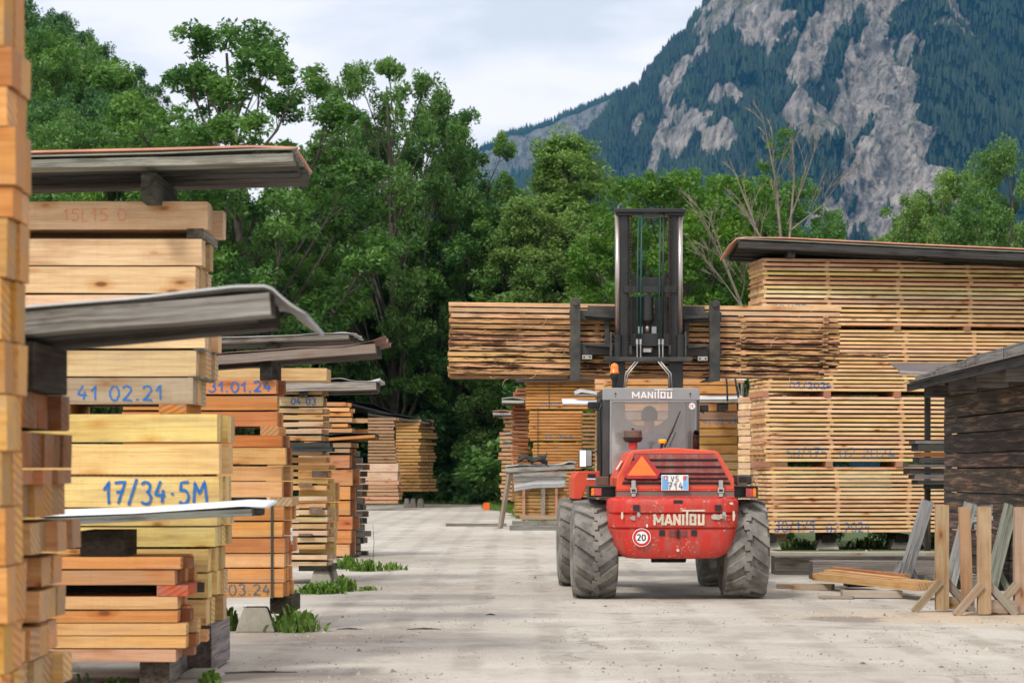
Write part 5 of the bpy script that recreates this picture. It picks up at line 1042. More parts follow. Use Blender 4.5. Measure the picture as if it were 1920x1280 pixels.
# --- mast
lm = 3.05
def mbx(mb, a, b, c, d_, y0=lm, y1=lm + .12, m=0): return mb.box(LX(a, y0), LX(b, y0), y0, y1, LZ(d_, y0), LZ(c, y0), m)
ms = MB(); mbx(ms, 1148, 1172, 677, 760); mbx(ms, 1254, 1281, 677, 760)
ms.box(LX(1148, lm), LX(1172, lm), lm, lm + .12, .45, LZ(760.3, lm)); ms.box(LX(1254, lm), LX(1281, lm), lm, lm + .12, .45, LZ(760.3, lm))
mast = ms.build('mast', M['black'], veh, bevel=.008)
mt_ = MB(); mbx(mt_, 1153, 1287, 391, 398, lm - .06, lm + .2); mbx(mt_, 1156, 1284, 398, 404, lm - .02, lm + .15); mt_.build('mast_top', M['black'], mast, bevel=.006)
for (a, b) in ((1162, 1178), (1256, 1272)): 
    mb = MB(); mbx(mb, a, b, 402, 676, lm + .02, lm + .14); mbx(mb, a + (8 if a < 1200 else -2), b + (2 if a < 1200 else -8), 404, 676, lm + .15, lm + .25); mb.build('inner_upright', M['black'], mast, bevel=.006)
for q in (1158, 1275.5):
    x_ = LX(q, lm); mb = MB(); mb.tube([(x_, lm + .02, LZ(404, lm)), (x_, lm + .02, LZ(632, lm))], .034, 20); mb.build('lift_rod', M['chrome'], mast, smooth=True)
    mb = MB(); mb.tube([(x_, lm + .0, LZ(630, lm)), (x_, lm + .0, LZ(670, lm))], .052, 20); mb.tube([(x_, lm + .0, LZ(628, lm)), (x_, lm + .0, LZ(633, lm))], .058, 20); mb.build('lift_cylinder', M['black'], mast)
for q in (1182.5, 1256.5):      # chains
    x_ = LX(q, lm - .02); mb = MB(); z = LZ(668, lm); top = LZ(402, lm); k = 0; sl2 = (LX(q + (-1.5 if q < 1200 else 1.5), lm) - x_)
    while z < top:
        f = (z - LZ(668, lm)) / (top - LZ(668, lm)); xx = x_ + sl2 * (1 - f)
        for sx in (-.016, .016): mb.box(xx + sx - .004, xx + sx + .004, lm - .03, lm + .0, z, z + .034)
        mb.box(xx - .021, xx + .021, lm - .024, lm - .006, z + .008, z + .022); z += .042; k += 1
    mb.build('lift_chain', M['rust'], mast)
    mb = MB(); mb.tube([(x_, lm - .015, LZ(664, lm)), (x_, lm - .015, LZ(648, lm))], .02, 10); mb.build('chain_anchor', M['dusty_black'], mast); MB().tube([(x_ - .012, lm - .0, LZ(402, lm)), (x_ + .012, lm - .0, LZ(402, lm))], .045, 16).build('chain_pulley', M['black'], mast)
for q, b in ((1195, 0), (1201.5, 1), (1236.5, 0), (1243, 1)):
    x_ = LX(q, lm); mb = MB(); mb.tube([(x_ + .01, lm - .03, LZ(400, lm)), (x_ - .002, lm - .04, LZ(520, lm)), (x_ - .006, lm - .04, LZ(640, lm))], .010 if not b else .012, 8); ho = mb.build('hydraulic_hose', M['hose'] if not (q > 1240) else M['black'], mast, smooth=True)
    mb = MB(); mb.tube([(x_ - .006, lm - .04, LZ(636, lm)), (x_ - .006, lm - .04, LZ(646, lm))], .016, 8); mb.tube([(x_ - .006, lm - .04, LZ(646, lm)), (x_ - .004, lm - .03, LZ(671, lm))], .009, 8); mb.build('hose_fitting', M['steel'], ho)
mb = MB(); mbx(mb, 1206, 1234, 398, 408, lm - .03, lm + .05); mb.build('top_plate', M['black'], mast, bevel=.004)
mb = MB(); mbx(mb, 1170, 1268, 536, 549, lm - .02, lm + .0); mbx(mb, 1184, 1250, 520, 536, lm + .12, lm + .2); mbx(mb, 1183, 1190, 512, 522, lm + .12, lm + .2); mbx(mb, 1246, 1253, 512, 522, lm + .12, lm + .2); mb.build('mast_crossbar', M['black'], mast, bevel=.005)
mb = MB(); mbx(mb, 1181, 1255, 625, 649, lm + .02, lm + .1); mb.build('mast_crossbar', M['black'], mast, bevel=.005)
mb = MB(); mbx(mb, 1179, 1200, 556, 672, lm + .16, lm + .22); mbx(mb, 1228, 1257, 556, 672, lm + .16, lm + .22); mbx(mb, 1200, 1228, 600, 672, lm + .17, lm + .22); mb.build('carriage_backing', M['black'], mast)
x_ = LX(1214, lm); mb = MB(); mb.tube([(x_, lm + .06, LZ(z_, lm)) for z_ in (552, 556, 600, 608)], [.05, .085, .085, .055], 20); mb.build('tilt_cylinder', M['black'], mast, smooth=False); MB().tube([(x_, lm + .06, LZ(606, lm)), (x_, lm + .06, LZ(624, lm))], .03, 16).build('cylinder_rod', M['chrome'], mast, smooth=True)
mb = MB(); mbx(mb, 1196, 1205, 612, 625, lm + .04, lm + .1); mbx(mb, 1222, 1231, 612, 625, lm + .04, lm + .1); mb.build('rod_bracket', M['grey_cab'], mast, bevel=.003)
mb = MB(); x_ = LX(1213.5, lm); mb.box(x_ - .075, x_ + .075, lm - .01, lm + .06, LZ(662, lm), LZ(651, lm)); mb.build('mast_lamp', M['dusty_black'], mast, bevel=.02); MB().box(x_ - .05, x_ + .05, lm - .016, lm - .011, LZ(660, lm), LZ(654, lm)).build('lamp_lens', M['steel'], mast)
yp_ = lm - .12
mb = MB(); mb.prism([(LX(1132, yp_), LZ(674, yp_)), (LX(1135, yp_), LZ(669, yp_)), (LX(1297, yp_), LZ(669, yp_)), (LX(1300, yp_), LZ(674, yp_)), (LX(1296, yp_), LZ(677.5, yp_)), (LX(1138, yp_), LZ(677.5, yp_))], yp_, lm + .2); mb.build('mast_plate', M['dusty_black'], mast, bevel=.008)
for pts_ in ([(1191, 678), (1173, 700), (1170, 726)], [(1196, 678), (1177, 702), (1174, 726)], [(1234, 678), (1254, 702), (1255, 726)], [(1239, 678), (1258, 700), (1260, 726)]):
    MB().tube([(LX(a, lm - .2), lm - .2, LZ(b, lm - .2)) for a, b in pts_], .009, 8).build('steel_pipe', M['steel'], mast, smooth=True)
for (a, b) in ((1143.5, 1147.5), (1284, 1287.5)): mb = MB(); mbx(mb, a, b, 622, 668, lm - .02, lm + .05); mb.build('guide_strip', M['dusty_black'], mast, bevel=.003)
# --- carriage
lc = 3.38
ROLL = R(.7)
def CXo(a): return LX(a, lc)
car = MB(); pxm = 1213
def rl(py, px): return py + (px - pxm) * math.tan(ROLL)      # carriage leans a little to the right
def cb(a, b, c, d_, y0=lc, y1=lc + .07):
    vs = []
    for yv in (y0, y1):
        for (px, py) in ((a, d_), (b, d_), (b, c), (a, c)): vs.append((LX(px, lc), yv, LZ(rl(py, px), lc)))
    car.add(vs, [(0, 1, 2, 3), (7, 6, 5, 4), (1, 0, 4, 5), (2, 1, 5, 6), (3, 2, 6, 7), (0, 3, 7, 4)])
cb(1068, 1162, 583, 602); cb(1268, 1353, 583, 602); cb(1067, 1150, 644, 666); cb(1275, 1353, 644, 666); cb(1134, 1143, 602, 644, lc + .01, lc + .06); cb(1283, 1292, 602, 644, lc + .01, lc + .06)
cb(1162, 1268, 586, 600, lc + .02, lc + .08); cb(1150, 1275, 648, 662, lc + .02, lc + .08); cb(1102, 1162, 574, 583.3, lc + .02, lc + .07); cb(1268, 1322, 572, 583.3, lc + .02, lc + .07)
caro = car.build('fork_carriage', M['dusty_black'], veh, bevel=.006)
def wedge(a, b, c, d_, y0, y1):
    mb = MB(); mb.prism([(LX(a, lc), LZ(rl(c, a), lc)), (LX(b, lc), LZ(rl(c - 1, b), lc)), (LX(b, lc), LZ(rl(d_ + 1.5, b), lc)), (LX(a, lc), LZ(rl(d_ - 2, a), lc))], y0, y1); mb.build('carriage_rib', M['dusty_black'], caro, bevel=.003)
wedge(1096, 1152, 592, 597, lc - .09, lc - .002); wedge(1326, 1280, 592, 597, lc - .09, lc - .002); wedge(1096, 1144, 648, 651, lc - .09, lc - .002); wedge(1326, 1288, 648, 651, lc - .09, lc - .002)
for (a, b) in ((1091, 1110), (1308, 1327)):
    mb = MB(); x0, x1 = LX(a, lc), LX(b, lc); z0, z1 = LZ(rl(675, a), lc), LZ(rl(667, a), lc); mb.box(x0, x1, lc - .02, lc + .03, z0, z1); pt_ = mb.build('stop_plate', M['steel'], caro, bevel=.003)
    for fx in (.22, .78): MB().tube([(x0 + (x1 - x0) * fx, lc - .024, (z0 + z1) / 2), (x0 + (x1 - x0) * fx, lc - .018, (z0 + z1) / 2)], .012, 10).build('hole', M['black'], pt_)
zfork = LZ(708, lc)
for (a, b) in ((1069, 1088), (1330, 1350)):
    fk = MB(); x0, x1 = LX(a, lc - .03), LX(b, lc - .03); zt_ = LZ(rl(566, a), lc); zb_ = LZ(rl(706, a), lc)
    fk.prism([(x0, zb_), (x1, zb_), (x1, zt_), (x1 - .02, zt_ + .025), (x0 + .02, zt_ + .025), (x0, zt_)], lc - .06, lc - .004)
    fk.add([(x0, lc - .06, zb_ - .045), (x1, lc - .06, zb_ - .045), (x1, lc + 1.25, zb_ - .02), (x0, lc + 1.25, zb_ - .02), (x0, lc - .06, zb_ + .002), (x1, lc - .06, zb_ + .002), (x1, lc + 1.25, zb_ - .008), (x0, lc + 1.25, zb_ - .008)], [(0, 3, 2, 1), (4, 5, 6, 7), (0, 1, 5, 4), (1, 2, 6, 5), (2, 3, 7, 6), (3, 0, 4, 7)])
    fk.build('fork', M['dusty_black'], caro, bevel=.004)
    mb = MB(); xm = (x0 + x1) / 2; mb.tube([(xm, lc - .10, zt_ - .03), (xm, lc - .05, zt_ - .03)], .035, 14); mb.build('fork_hook', M['dusty_black'], caro)
# ====================================================================== THE LOAD
DL = VY + lc + .12
ld = Stack('load on the forks', DL, 'board', 'boards lifted on the forks', yaw=R(1), x0=X(1213, DL))
def lrow(z0px, z1px, a, b, c, cn, note=None, bark=.9):
    x0, x1 = X(a, DL) - X(1213, DL), X(b, DL) - X(1213, DL); mid = (a + b) / 2
    dy = (mid - 1213) * math.tan(ROLL)
    return ld.row(z0px + dy, z1px + dy, x0, x1, c, deep=5, bw=.21, real=1, ejit=.05, jit=.02, cn=cn, bark=bark, bow=.003, gap=.01, tilt=-ROLL, note=note)
y0 = 571; p = 10.35
ends = [1579, 1576, 1571, 1578, 1575, 1577, 1576, 1572, 1575, 1566, 1574, 1572, 1546]
for i in range(13):
    l_ = 843 if i < 9 else 841; l_ += rs.uniform(-2, 3); bk = min(1.0, .35 + i * .09) if i > 1 else .1
    c = (0.74, 0.52, 0.29) if i < 2 else pal(LOADC, .16)
    lrow(y0 + i * p, y0 + i * p + (7.3 if i < 12 else 9), l_ if i != 8 else 842, ends[i], c, 'rough sawn', bark=bk)
o = WB().add(bgeom(1.3, .2, .05, 5, .01), pal(LOADC), bark=1.0).build('plank', loc=(X(1572, DL + .4), DL + .35, Z(664, DL)), rot=(0, R(.7), 0)); tag(o, 'rough board sticking out farthest from the right of the load', 'board', 'boards lifted on the forks')
o = WB().add(bgeom(1.1, .12, .03, 5, .01), pal(LOADC), bark=.6).build('plank', loc=(X(1560, DL + .6), DL + .6, Z(661, DL)), rot=(0, R(.4), 0)); tag(o, 'thin broken board just above the longest board of the load', 'board', 'boards lifted on the forks')
ns = 0
for q in (872, 975, 1120, 1390, 1545):
    for i in range(12):
        if rs.random() < .72:
            x_ = X(q + rs.uniform(-6, 6), DL); dy = (q - 1213) * math.tan(ROLL); z1, z0 = Z(y0 + i * p + 7.3 + dy, DL), Z(y0 + (i + 1) * p + dy, DL); ns += 1
            REST.add(bgeom(1.05, .07, z1 - z0 - .001, 1), pal((0.5, 0.3, 0.14), .2), Matrix.Translation((x_, DL + .53, (z0 + z1) / 2)) @ Matrix.Rotation(R(90), 4, 'Z'))
# straw-like bark shreds hanging off the load
mb = MB()
for i in range(70):
    x_ = X(rs.uniform(850, 1560), DL); z_ = Z(rs.uniform(580, 712), DL); yv = DL - .012 - rs.uniform(0, .02); L_ = rs.uniform(.04, .14); a_ = rs.uniform(0, 6.28); pts_ = [(x_ + L_ * f * math.cos(a_ + f), yv - .02 * math.sin(f * 3), z_ + L_ * f * math.sin(a_ + f * 1.5)) for f in (0, .33, .66, 1)]
    mb.tube(pts_, .0022, 3, cap=False)
tag(mb.build('bark_shreds', simple('pale_bark_fibre', (0.62, 0.48, 0.28), .8, 0, .2, 5, 0)), 'pale bark fibres hanging off the load on the forks', 'bark', kind='stuff')
tag(REST.build('packed_boards'), 'inner boards, added unseen boards and spacers packed behind the front boards of the stacks', 'board', kind='stuff')
# ====================================================================== DRIVER
def skin_body(name, J, E, root, m, parent, loc=(0, 0, 0), sub=2):
    names = list(J); me = bpy.data.meshes.new(name); me.from_pydata([J[k][0] for k in names], [(names.index(a), names.index(b)) for a, b in E], [])
    o = bpy.data.objects.new(name, me); COL.objects.link(o); o.location = loc
    if parent is not None: o.parent = parent
    sk = o.modifiers.new('skin', 'SKIN')
    if not me.skin_vertices: bpy.context.view_layer.objects.active = o; me.skin_vertices and None
    if not me.skin_vertices:
        bm = bmesh.new(); bm.from_mesh(me); bm.verts.layers.skin.verify(); bm.to_mesh(me); bm.free()
    for i, k in enumerate(names):
        r = J[k][1]; sv_ = me.skin_vertices[0].data[i]; sv_.radius = r if isinstance(r, tuple) else (r, r); sv_.use_root = (k == root)
    sk.use_smooth_shade = True; sd = o.modifiers.new('sub', 'SUBSURF'); sd.levels = sub; sd.render_levels = sub
    me.materials.append(m); return o
dx, dyv, hz = LX(1218, 1.35), 1.35, 1.42      # hips on the seat
J = {'hip': ((0, 0, 0), (.15, .12)), 'waist': ((0, .0, .18), (.14, .10)), 'chest': ((0, .02, .38), (.17, .11)), 'neckb': ((0, .02, .52), (.075, .06)), 'neck': ((0, .03, .585), (.052, .055)), 'head0': ((0, .05, .66), (.07, .085)), 'head1': ((0, .045, .74), (.082, .098)), 'head2': ((0, .04, .81), (.06, .07)), 'nose': ((0, .145, .70), (.014, .018)),
     'earL': ((-.082, .04, .715), (.012, .02)), 'earR': ((.082, .04, .715), (.012, .02))}
E = [('hip', 'waist'), ('waist', 'chest'), ('chest', 'neckb'), ('neckb', 'neck'), ('neck', 'head0'), ('head0', 'head1'), ('head1', 'head2'), ('head0', 'nose'), ('head1', 'earL'), ('head1', 'earR')]
for s_, n_ in ((-1, 'L'), (1, 'R')):
    J['sh' + n_] = ((s_ * .17, .02, .44), (.065, .065)); J['el' + n_] = ((s_ * .25, .16, .24), (.042, .042)); J['wr' + n_] = ((s_ * .15, .40, .22), (.026, .026)); J['pa' + n_] = ((s_ * .14, .46, .235), (.034, .018))
    J['kn' + n_] = ((s_ * .13, .42, .02), (.06, .06)); J['th' + n_] = ((s_ * .10, .12, .0), (.085, .085)); J['an' + n_] = ((s_ * .13, .50, -.30), (.04, .04)); J['toe' + n_] = ((s_ * .14, .64, -.33), (.04, .025))
    E += [('chest', 'sh' + n_), ('sh' + n_, 'el' + n_), ('el' + n_, 'wr' + n_), ('wr' + n_, 'pa' + n_), ('hip', 'th' + n_), ('th' + n_, 'kn' + n_), ('kn' + n_, 'an' + n_), ('an' + n_, 'toe' + n_)]
    for f_, (ox, oy, oz) in enumerate(((-.024, .045, .03), (-.008, .055, .034), (.008, .055, .032), (.022, .045, .026))):
        p0 = Vector(J['pa' + n_][0]); a_ = p0 + Vector((ox * .9, .03, .012)); b_ = p0 + Vector((ox, oy, oz)); c_ = p0 + Vector((ox, oy + .008, oz - .03))
        J[f'f{f_}a{n_}'] = (tuple(a_), .009); J[f'f{f_}b{n_}'] = (tuple(b_), .008); J[f'f{f_}c{n_}'] = (tuple(c_), .007); E += [('pa' + n_, f'f{f_}a{n_}'), (f'f{f_}a{n_}', f'f{f_}b{n_}'), (f'f{f_}b{n_}', f'f{f_}c{n_}')]
    p0 = Vector(J['pa' + n_][0]); J['t1' + n_] = (tuple(p0 + Vector((-s_ * .035, .0, .005))), .010); J['t2' + n_] = (tuple(p0 + Vector((-s_ * .045, .03, .015))), .008); E += [('pa' + n_, 't1' + n_), ('t1' + n_, 't2' + n_)]
yv = Matrix.Rotation(VYAW, 4, 'Z') @ Vector((dx, dyv, 0)); person = skin_body('person', J, E, 'hip', M['skin'], None, (VX + yv.x, VY + yv.y, hz)); person.rotation_euler = (0, 0, VYAW)
tag(person, 'person seen from behind through the dusty cab window, driving, in light blue shirt', 'person')
J2 = {k: (J[k][0], tuple(v + .035 for v in (J[k][1] if isinstance(J[k][1], tuple) else (J[k][1],) * 2))) for k in ('hip', 'waist', 'chest', 'neckb', 'shL', 'shR', 'elL', 'elR')}
skin_body('shirt', J2, [('hip', 'waist'), ('waist', 'chest'), ('chest', 'neckb'), ('chest', 'shL'), ('chest', 'shR'), ('shL', 'elL'), ('shR', 'elR')], 'hip', M['shirt'], person)
J3 = {k: (J[k][0], tuple(v + .012 for v in (J[k][1] if isinstance(J[k][1], tuple) else (J[k][1],) * 2))) for k in ('hip', 'thL', 'thR', 'knL', 'knR', 'anL', 'anR')}
skin_body('trousers', J3, [('hip', 'thL'), ('hip', 'thR'), ('thL', 'knL'), ('thR', 'knR'), ('knL', 'anL'), ('knR', 'anR')], 'hip', M['trousers'], person)
mb = MB(); vs = []; nu, nv = 20, 12
for i in range(nv + 1):
    for j in range(nu):
        th = math.pi * .66 * i / nv; ph = 2 * math.pi * j / nu; fr_ = max(0, math.sin(ph)) * (.0 if th < 1 else 1); r = 1 + .03 * mnoise.noise(Vector((i, j, 0)))
        tt = th * (1 - .38 * max(0, math.sin(ph)))
        vs.append((.096 * r * math.sin(tt) * math.cos(ph), .035 + .112 * r * math.sin(tt) * math.sin(ph), .745 + .118 * r * math.cos(tt)))
mb.add(vs, [(i*nu+j, i*nu+(j+1) % nu, (i+1)*nu+(j+1) % nu, (i+1)*nu+j) for i in range(nv) for j in range(nu)]); mb.build('hair', M['hair'], person, smooth=True, solid=.008)
fm = MB(); 
for s_ in (-.032, .032): fm.tube([(s_ - .012, .138, .745), (s_ + .012, .138, .745)], .006, 6)
fm.build('eye', M['ink'], person); MB().tube([(-.025, .137, .675), (0, .143, .672), (.025, .137, .675)], .005, 6).build('mouth', M['tri_red'], person)
# ====================================================================== TREES
def np_mesh(name, V, Fq, m, tone=None, smooth=False):
    me = bpy.data.meshes.new(name); nf, k = Fq.shape
    me.vertices.add(len(V)); me.vertices.foreach_set('co', V.astype(np.float32).ravel()); me.loops.add(nf * k); me.loops.foreach_set('vertex_index', Fq.astype(np.int32).ravel())
    me.polygons.add(nf); me.polygons.foreach_set('loop_start', np.arange(nf, dtype=np.int32) * k); me.materials.append(m)
    if tone is not None: a = me.attributes.new('tone', 'FLOAT', 'FACE'); a.data.foreach_set('value', tone.astype(np.float32))
    me.update(calc_edges=True); return me
def leaves(rg, C, Rc, per, size, flat=.75, up=.5):
    """C clump centres (n,3), Rc clump radii; PER leaves each"""
    n = len(C); P = rg.normal(0, 1, (n, per, 3)); P /= np.linalg.norm(P, axis=2, keepdims=True); P *= (rg.random((n, per, 1)) ** .45); P[:, :, 2] *= flat
    P = C[:, None, :] + P * Rc[:, None, None]; P = P.reshape(-1, 3); K = len(P)
    nrm = rg.normal(0, 1, (K, 3)); nrm[:, 2] = np.abs(nrm[:, 2]) + up; nrm /= np.linalg.norm(nrm, axis=1, keepdims=True)
    a = np.cross(nrm, rg.normal(0, 1, (K, 3))); a /= np.linalg.norm(a, axis=1, keepdims=True); b = np.cross(nrm, a)
    s = size * rg.uniform(.6, 1.25, (K, 1)); V = np.stack([P - a * s, P + b * s * .42, P + a * s, P - b * s * .42], 1).reshape(-1, 3)
    lob = np.repeat(rg.random(n // 12 + 1), 12)[:n]; tone = np.clip(np.repeat(rg.random(n) * .4 + lob * .4, per) + rg.random(K) * .35 - .08, 0, 1)
    return V, np.arange(K * 4).reshape(-1, 4), tone
def make_tree(seed, kind, leafm, H=14.0):
    rg = np.random.default_rng(seed); rr = random.Random(seed)
    if kind == 'ash': nl, prof, cb, lr, cp, per, ls = 52, (lambda h: 4.3 * math.sqrt(max(.02, 1 - ((h - .58) / .44) ** 2))), .24, (.65, 1.15), 13, 105, .10
    elif kind == 'dense': nl, prof, cb, lr, cp, per, ls = 56, (lambda h: 4.6 * (math.sin(math.pi * min(1, h * .78 + .20)) ** .6)), .04, (1.1, 1.8), 16, 100, .108
    elif kind == 'cone': nl, prof, cb, lr, cp, per, ls = 46, (lambda h: 3.9 * (1.02 - h) ** .75 + .2), .03, (.8, 1.35), 18, 100, .098
    elif kind == 'bush': nl, prof, cb, lr, cp, per, ls = 24, (lambda h: 5.5 * math.sqrt(max(0, 1.02 - h))), .02, (1.4, 2.2), 20, 90, .15
    tr = MB(); top = .93 * H; cx_ = [0, 0]; path = []
    for i in range(9): f = i / 8; path.append(Vector((.5 * math.sin(f * 2.3 + seed), .4 * math.sin(f * 1.9 + seed * 2), top * f)))
    r0 = .022 * H; tr.tube(path, [r0 * (1.25 if i == 0 else 1) * (1 - .88 * i / 8) for i in range(9)], 9, cap=False)
    def on_trunk(z): f = max(0, min(1, z / top)) * 8; i = min(7, int(f)); return path[i].lerp(path[i + 1], f - i)
    C = []; Rc = []
    for l in range(nl):
        h = cb + (1 - cb) * ((l + rr.random()) / nl) ** .92
        if kind in ('ash', 'dense'):
            zc, rzh = (.60, .40) if kind == 'ash' else (.53, .46); u_ = -1 + 2 * (l + .5) / nl; h = zc + rzh * u_ * .93
        ang = l * 2.4 + rr.uniform(-.4, .4); r = prof(h) * rr.uniform(.45, 1.0) * (.9 if h < .9 else .5)
        if kind in ('ash', 'dense'): r = (4.4 if kind == 'ash' else 4.7) * math.sqrt(max(0, 1 - u_ * u_ * .96)) * rr.uniform(.62, 1.0)
        if rr.random() < .15: r *= 1.15
        L = Vector((math.cos(ang) * r, math.sin(ang) * r, H * h * rr.uniform(.96, 1.03))) ; rad = rr.uniform(*lr) * (1 - .35 * max(0, h - .6) / .4)
        st_ = on_trunk(max(.12 * H, L.z - r * .9 - rr.uniform(.5, 2))); mid = st_.lerp(L, .5) + Vector((0, 0, -.25 * r * .3)) + Vector([rr.uniform(-.3, .3) for _ in range(3)])
        br = r0 * .34 * (1.15 - .7 * h); tr.tube([st_, mid, L], [br, br * .6, br * .28], 6, cap=False)
        n = cp if h < .8 else int(cp * .8)
        for c in range(n):
            v = Vector([rr.gauss(0, 1) for _ in range(3)]).normalized() * rad * rr.uniform(.45, 1.12); v.z *= .72
            if v.z < -.3 * rad and rr.random() < .5: v.z = -v.z
            p = L + v; C.append(p); Rc.append(rr.uniform(.30, .58) * (.85 if kind == 'ash' else 1))
            if c % 2 == 0: a = mid.lerp(L, rr.uniform(.5, 1)); tr.tube([a, a.lerp(p, .55) + Vector((0, 0, -.06)), p], [br * .26, br * .17, .008], 4, cap=False)
    C = np.array([tuple(c) for c in C]); Rc = np.array(Rc)
    V, Fq, tone = leaves(rg, C, Rc, per, ls)
    # loose sprays outside the clumps
    crown = np_mesh('crown', V, Fq, leafm, tone)
    trunk = bpy.data.meshes.new('trunk'); trunk.from_pydata(tr.v, [], tr.f); trunk.materials.append(M['bark']); trunk.polygons.foreach_set('use_smooth', [True] * len(tr.f)); trunk.update()
    return trunk, crown, H
PR = {'ash': make_tree(1, 'ash', M['leaf']), 'ash2': make_tree(5, 'ash', M['leaf']), 'dense': make_tree(2, 'dense', M['leaf']), 'dark': make_tree(3, 'dense', M['leaf_dark']), 'cone': make_tree(4, 'cone', M['leaf_grey']),
      'bright': make_tree(6, 'dense', M['leaf_bright']), 'soft': make_tree(12, 'dense', M['leaf_grey']), 'bush': make_tree(8, 'bush', M['leaf_dark'], 8.0), 'bush2': make_tree(9, 'bush', M['leaf'], 8.0)}
NT = [0]
def tree(kind, px, topy, D, wk, label, rz=None, base=0.0, cat='tree', group='trees behind the yard', name='tree'):
    tk, cw_, H = PR[kind]; z = Z(topy, D); k = (z - base) / H; e = empty(name, (X(px, D), D, base), rz if rz is not None else (NT[0] * 1.9) % 6.28, label, cat, group); e.scale = (k * wk, k * wk, k); NT[0] += 1
    for nm, me in (('trunk', tk), ('crown', cw_)): o = bpy.data.objects.new(nm, me); COL.objects.link(o); o.parent = e
    return e
tree('ash', 425, 40, 100, 1.02, 'tall airy tree behind the high left roof, sky through its crown', 0.4)
tree('ash2', 722, 100, 110, .66, 'tall airy tree in mid picture with pale sky around its top', 2.0)
tree('ash', 845, 190, 114, .62, 'small airy tree leaning out on the right of the tall middle tree', 3.1)
tree('dense', 720, 235, 120, .95, 'broad dense green tree directly below the airy middle crown')
tree('dense', 520, 350, 118, .7, 'rounded green tree between the two airy trees')
tree('dark', 620, 400, 122, 1.0, 'dark green tree above the rusty sheet roof')
tree('dark', 860, 330, 118, 1.0, 'dark tree left of the lifted load')
tree('dense', 905, 390, 112, 1.1, 'green tree rising just over the left end of the load')
tree('cone', 1065, 240, 112, 1.0, 'pale olive tapering tree left of the mast', 1.0)
tree('cone', 990, 360, 108, 1.0, 'smaller olive tree in front of the tapering one', 2.2)
tree('cone', 1140, 400, 108, 1.0, 'low olive tree just left of the mast')
tree('bright', 1255, 303, 96, .95, 'bright yellow-green round tree behind the mast', 1.2)
tree('bright', 1350, 318, 104, .85, 'bright green tree right of the mast', 0.3)
tree('dense', 1478, 338, 112, .7, 'green rounded tree behind the bare dead tree')
tree('dense', 1300, 500, 106, .9, 'low green tree between mast and honey stack')
tree('dense', 1400, 480, 106, .7, 'dark green low tree left of the long right roof')
tree('dense', 1425, 420, 104, .8, 'mid green tree filling in beneath the dead branches')
tree('soft', 1765, 322, 92, .72, 'soft green tree over the long right roof', .7)
tree('dense', 1900, 268, 84, .60, 'taller darker tree at the right edge of the wood', 4.1)
tree('dense', 1850, 420, 96, .8, 'dense low tree under the taller right edge tree')
tree('soft', 1720, 400, 110, .6, 'low pale tree left of the soft green one')
# dark wall of low growth at the end of the yard
for k, (q, ty, D, wk, kd) in enumerate([(700, 600, 104, 1.3, 'bush'), (770, 560, 112, 1.3, 'bush'), (830, 590, 106, 1.2, 'bush'), (885, 640, 112, 1.1, 'bush'), (940, 600, 118, 1.4, 'bush'), (1010, 590, 116, 1.3, 'bush'), (1090, 600, 112, 1.4, 'bush'), (1180, 560, 104, 1.3, 'bush2'), (1270, 590, 100, 1.2, 'bush'), (1360, 570, 100, 1.3, 'bush2'),
                                (640, 560, 100, 1.2, 'bush'), (560, 520, 96, 1.3, 'bush'), (460, 470, 92, 1.3, 'bush'), (380, 480, 90, 1.2, 'bush2'), (845, 800, 102, .9, 'bush2'), (800, 740, 108, 1.0, 'bush'), (890, 850, 104, .8, 'bush'), (930, 780, 110, .9, 'bush'), (985, 780, 108, 1.0, 'bush')]):
    tree(kd, q, ty, D + (24 if q < 850 else 0), wk, ['dark bush', 'dense thicket', 'shaded shrub', 'tall undergrowth'][k % 4] + ', ' + ['behind the far left stacks', 'left of the yard end', 'at the end of the yard', 'over the yard-end grass', 'under the load', 'behind the rack', 'left of the mast foot', 'behind the mast', 'right of the mast', 'behind the honey stack', 'above the far roofs', 'above the creased sheet', 'behind the tall orange stack', 'under the high left roof', 'low beside the far stack', 'behind the far stack corner', 'lowest on the grass edge', 'left of the ragged stack', 'behind the ragged stack'][k], cat='bush', group='bushes at the yard end', name='bush')
for k, (q, D) in enumerate(((1470, 49), (1560, 48.6), (1650, 49.2), (1740, 49), (1830, 50))):
    tree('bush', q, 968, D, 1.0, f'low dark bush, {ordi(k + 1)} from the left, behind footings of the honey stack', cat='bush', group='bushes behind the honey stack', name='bush')
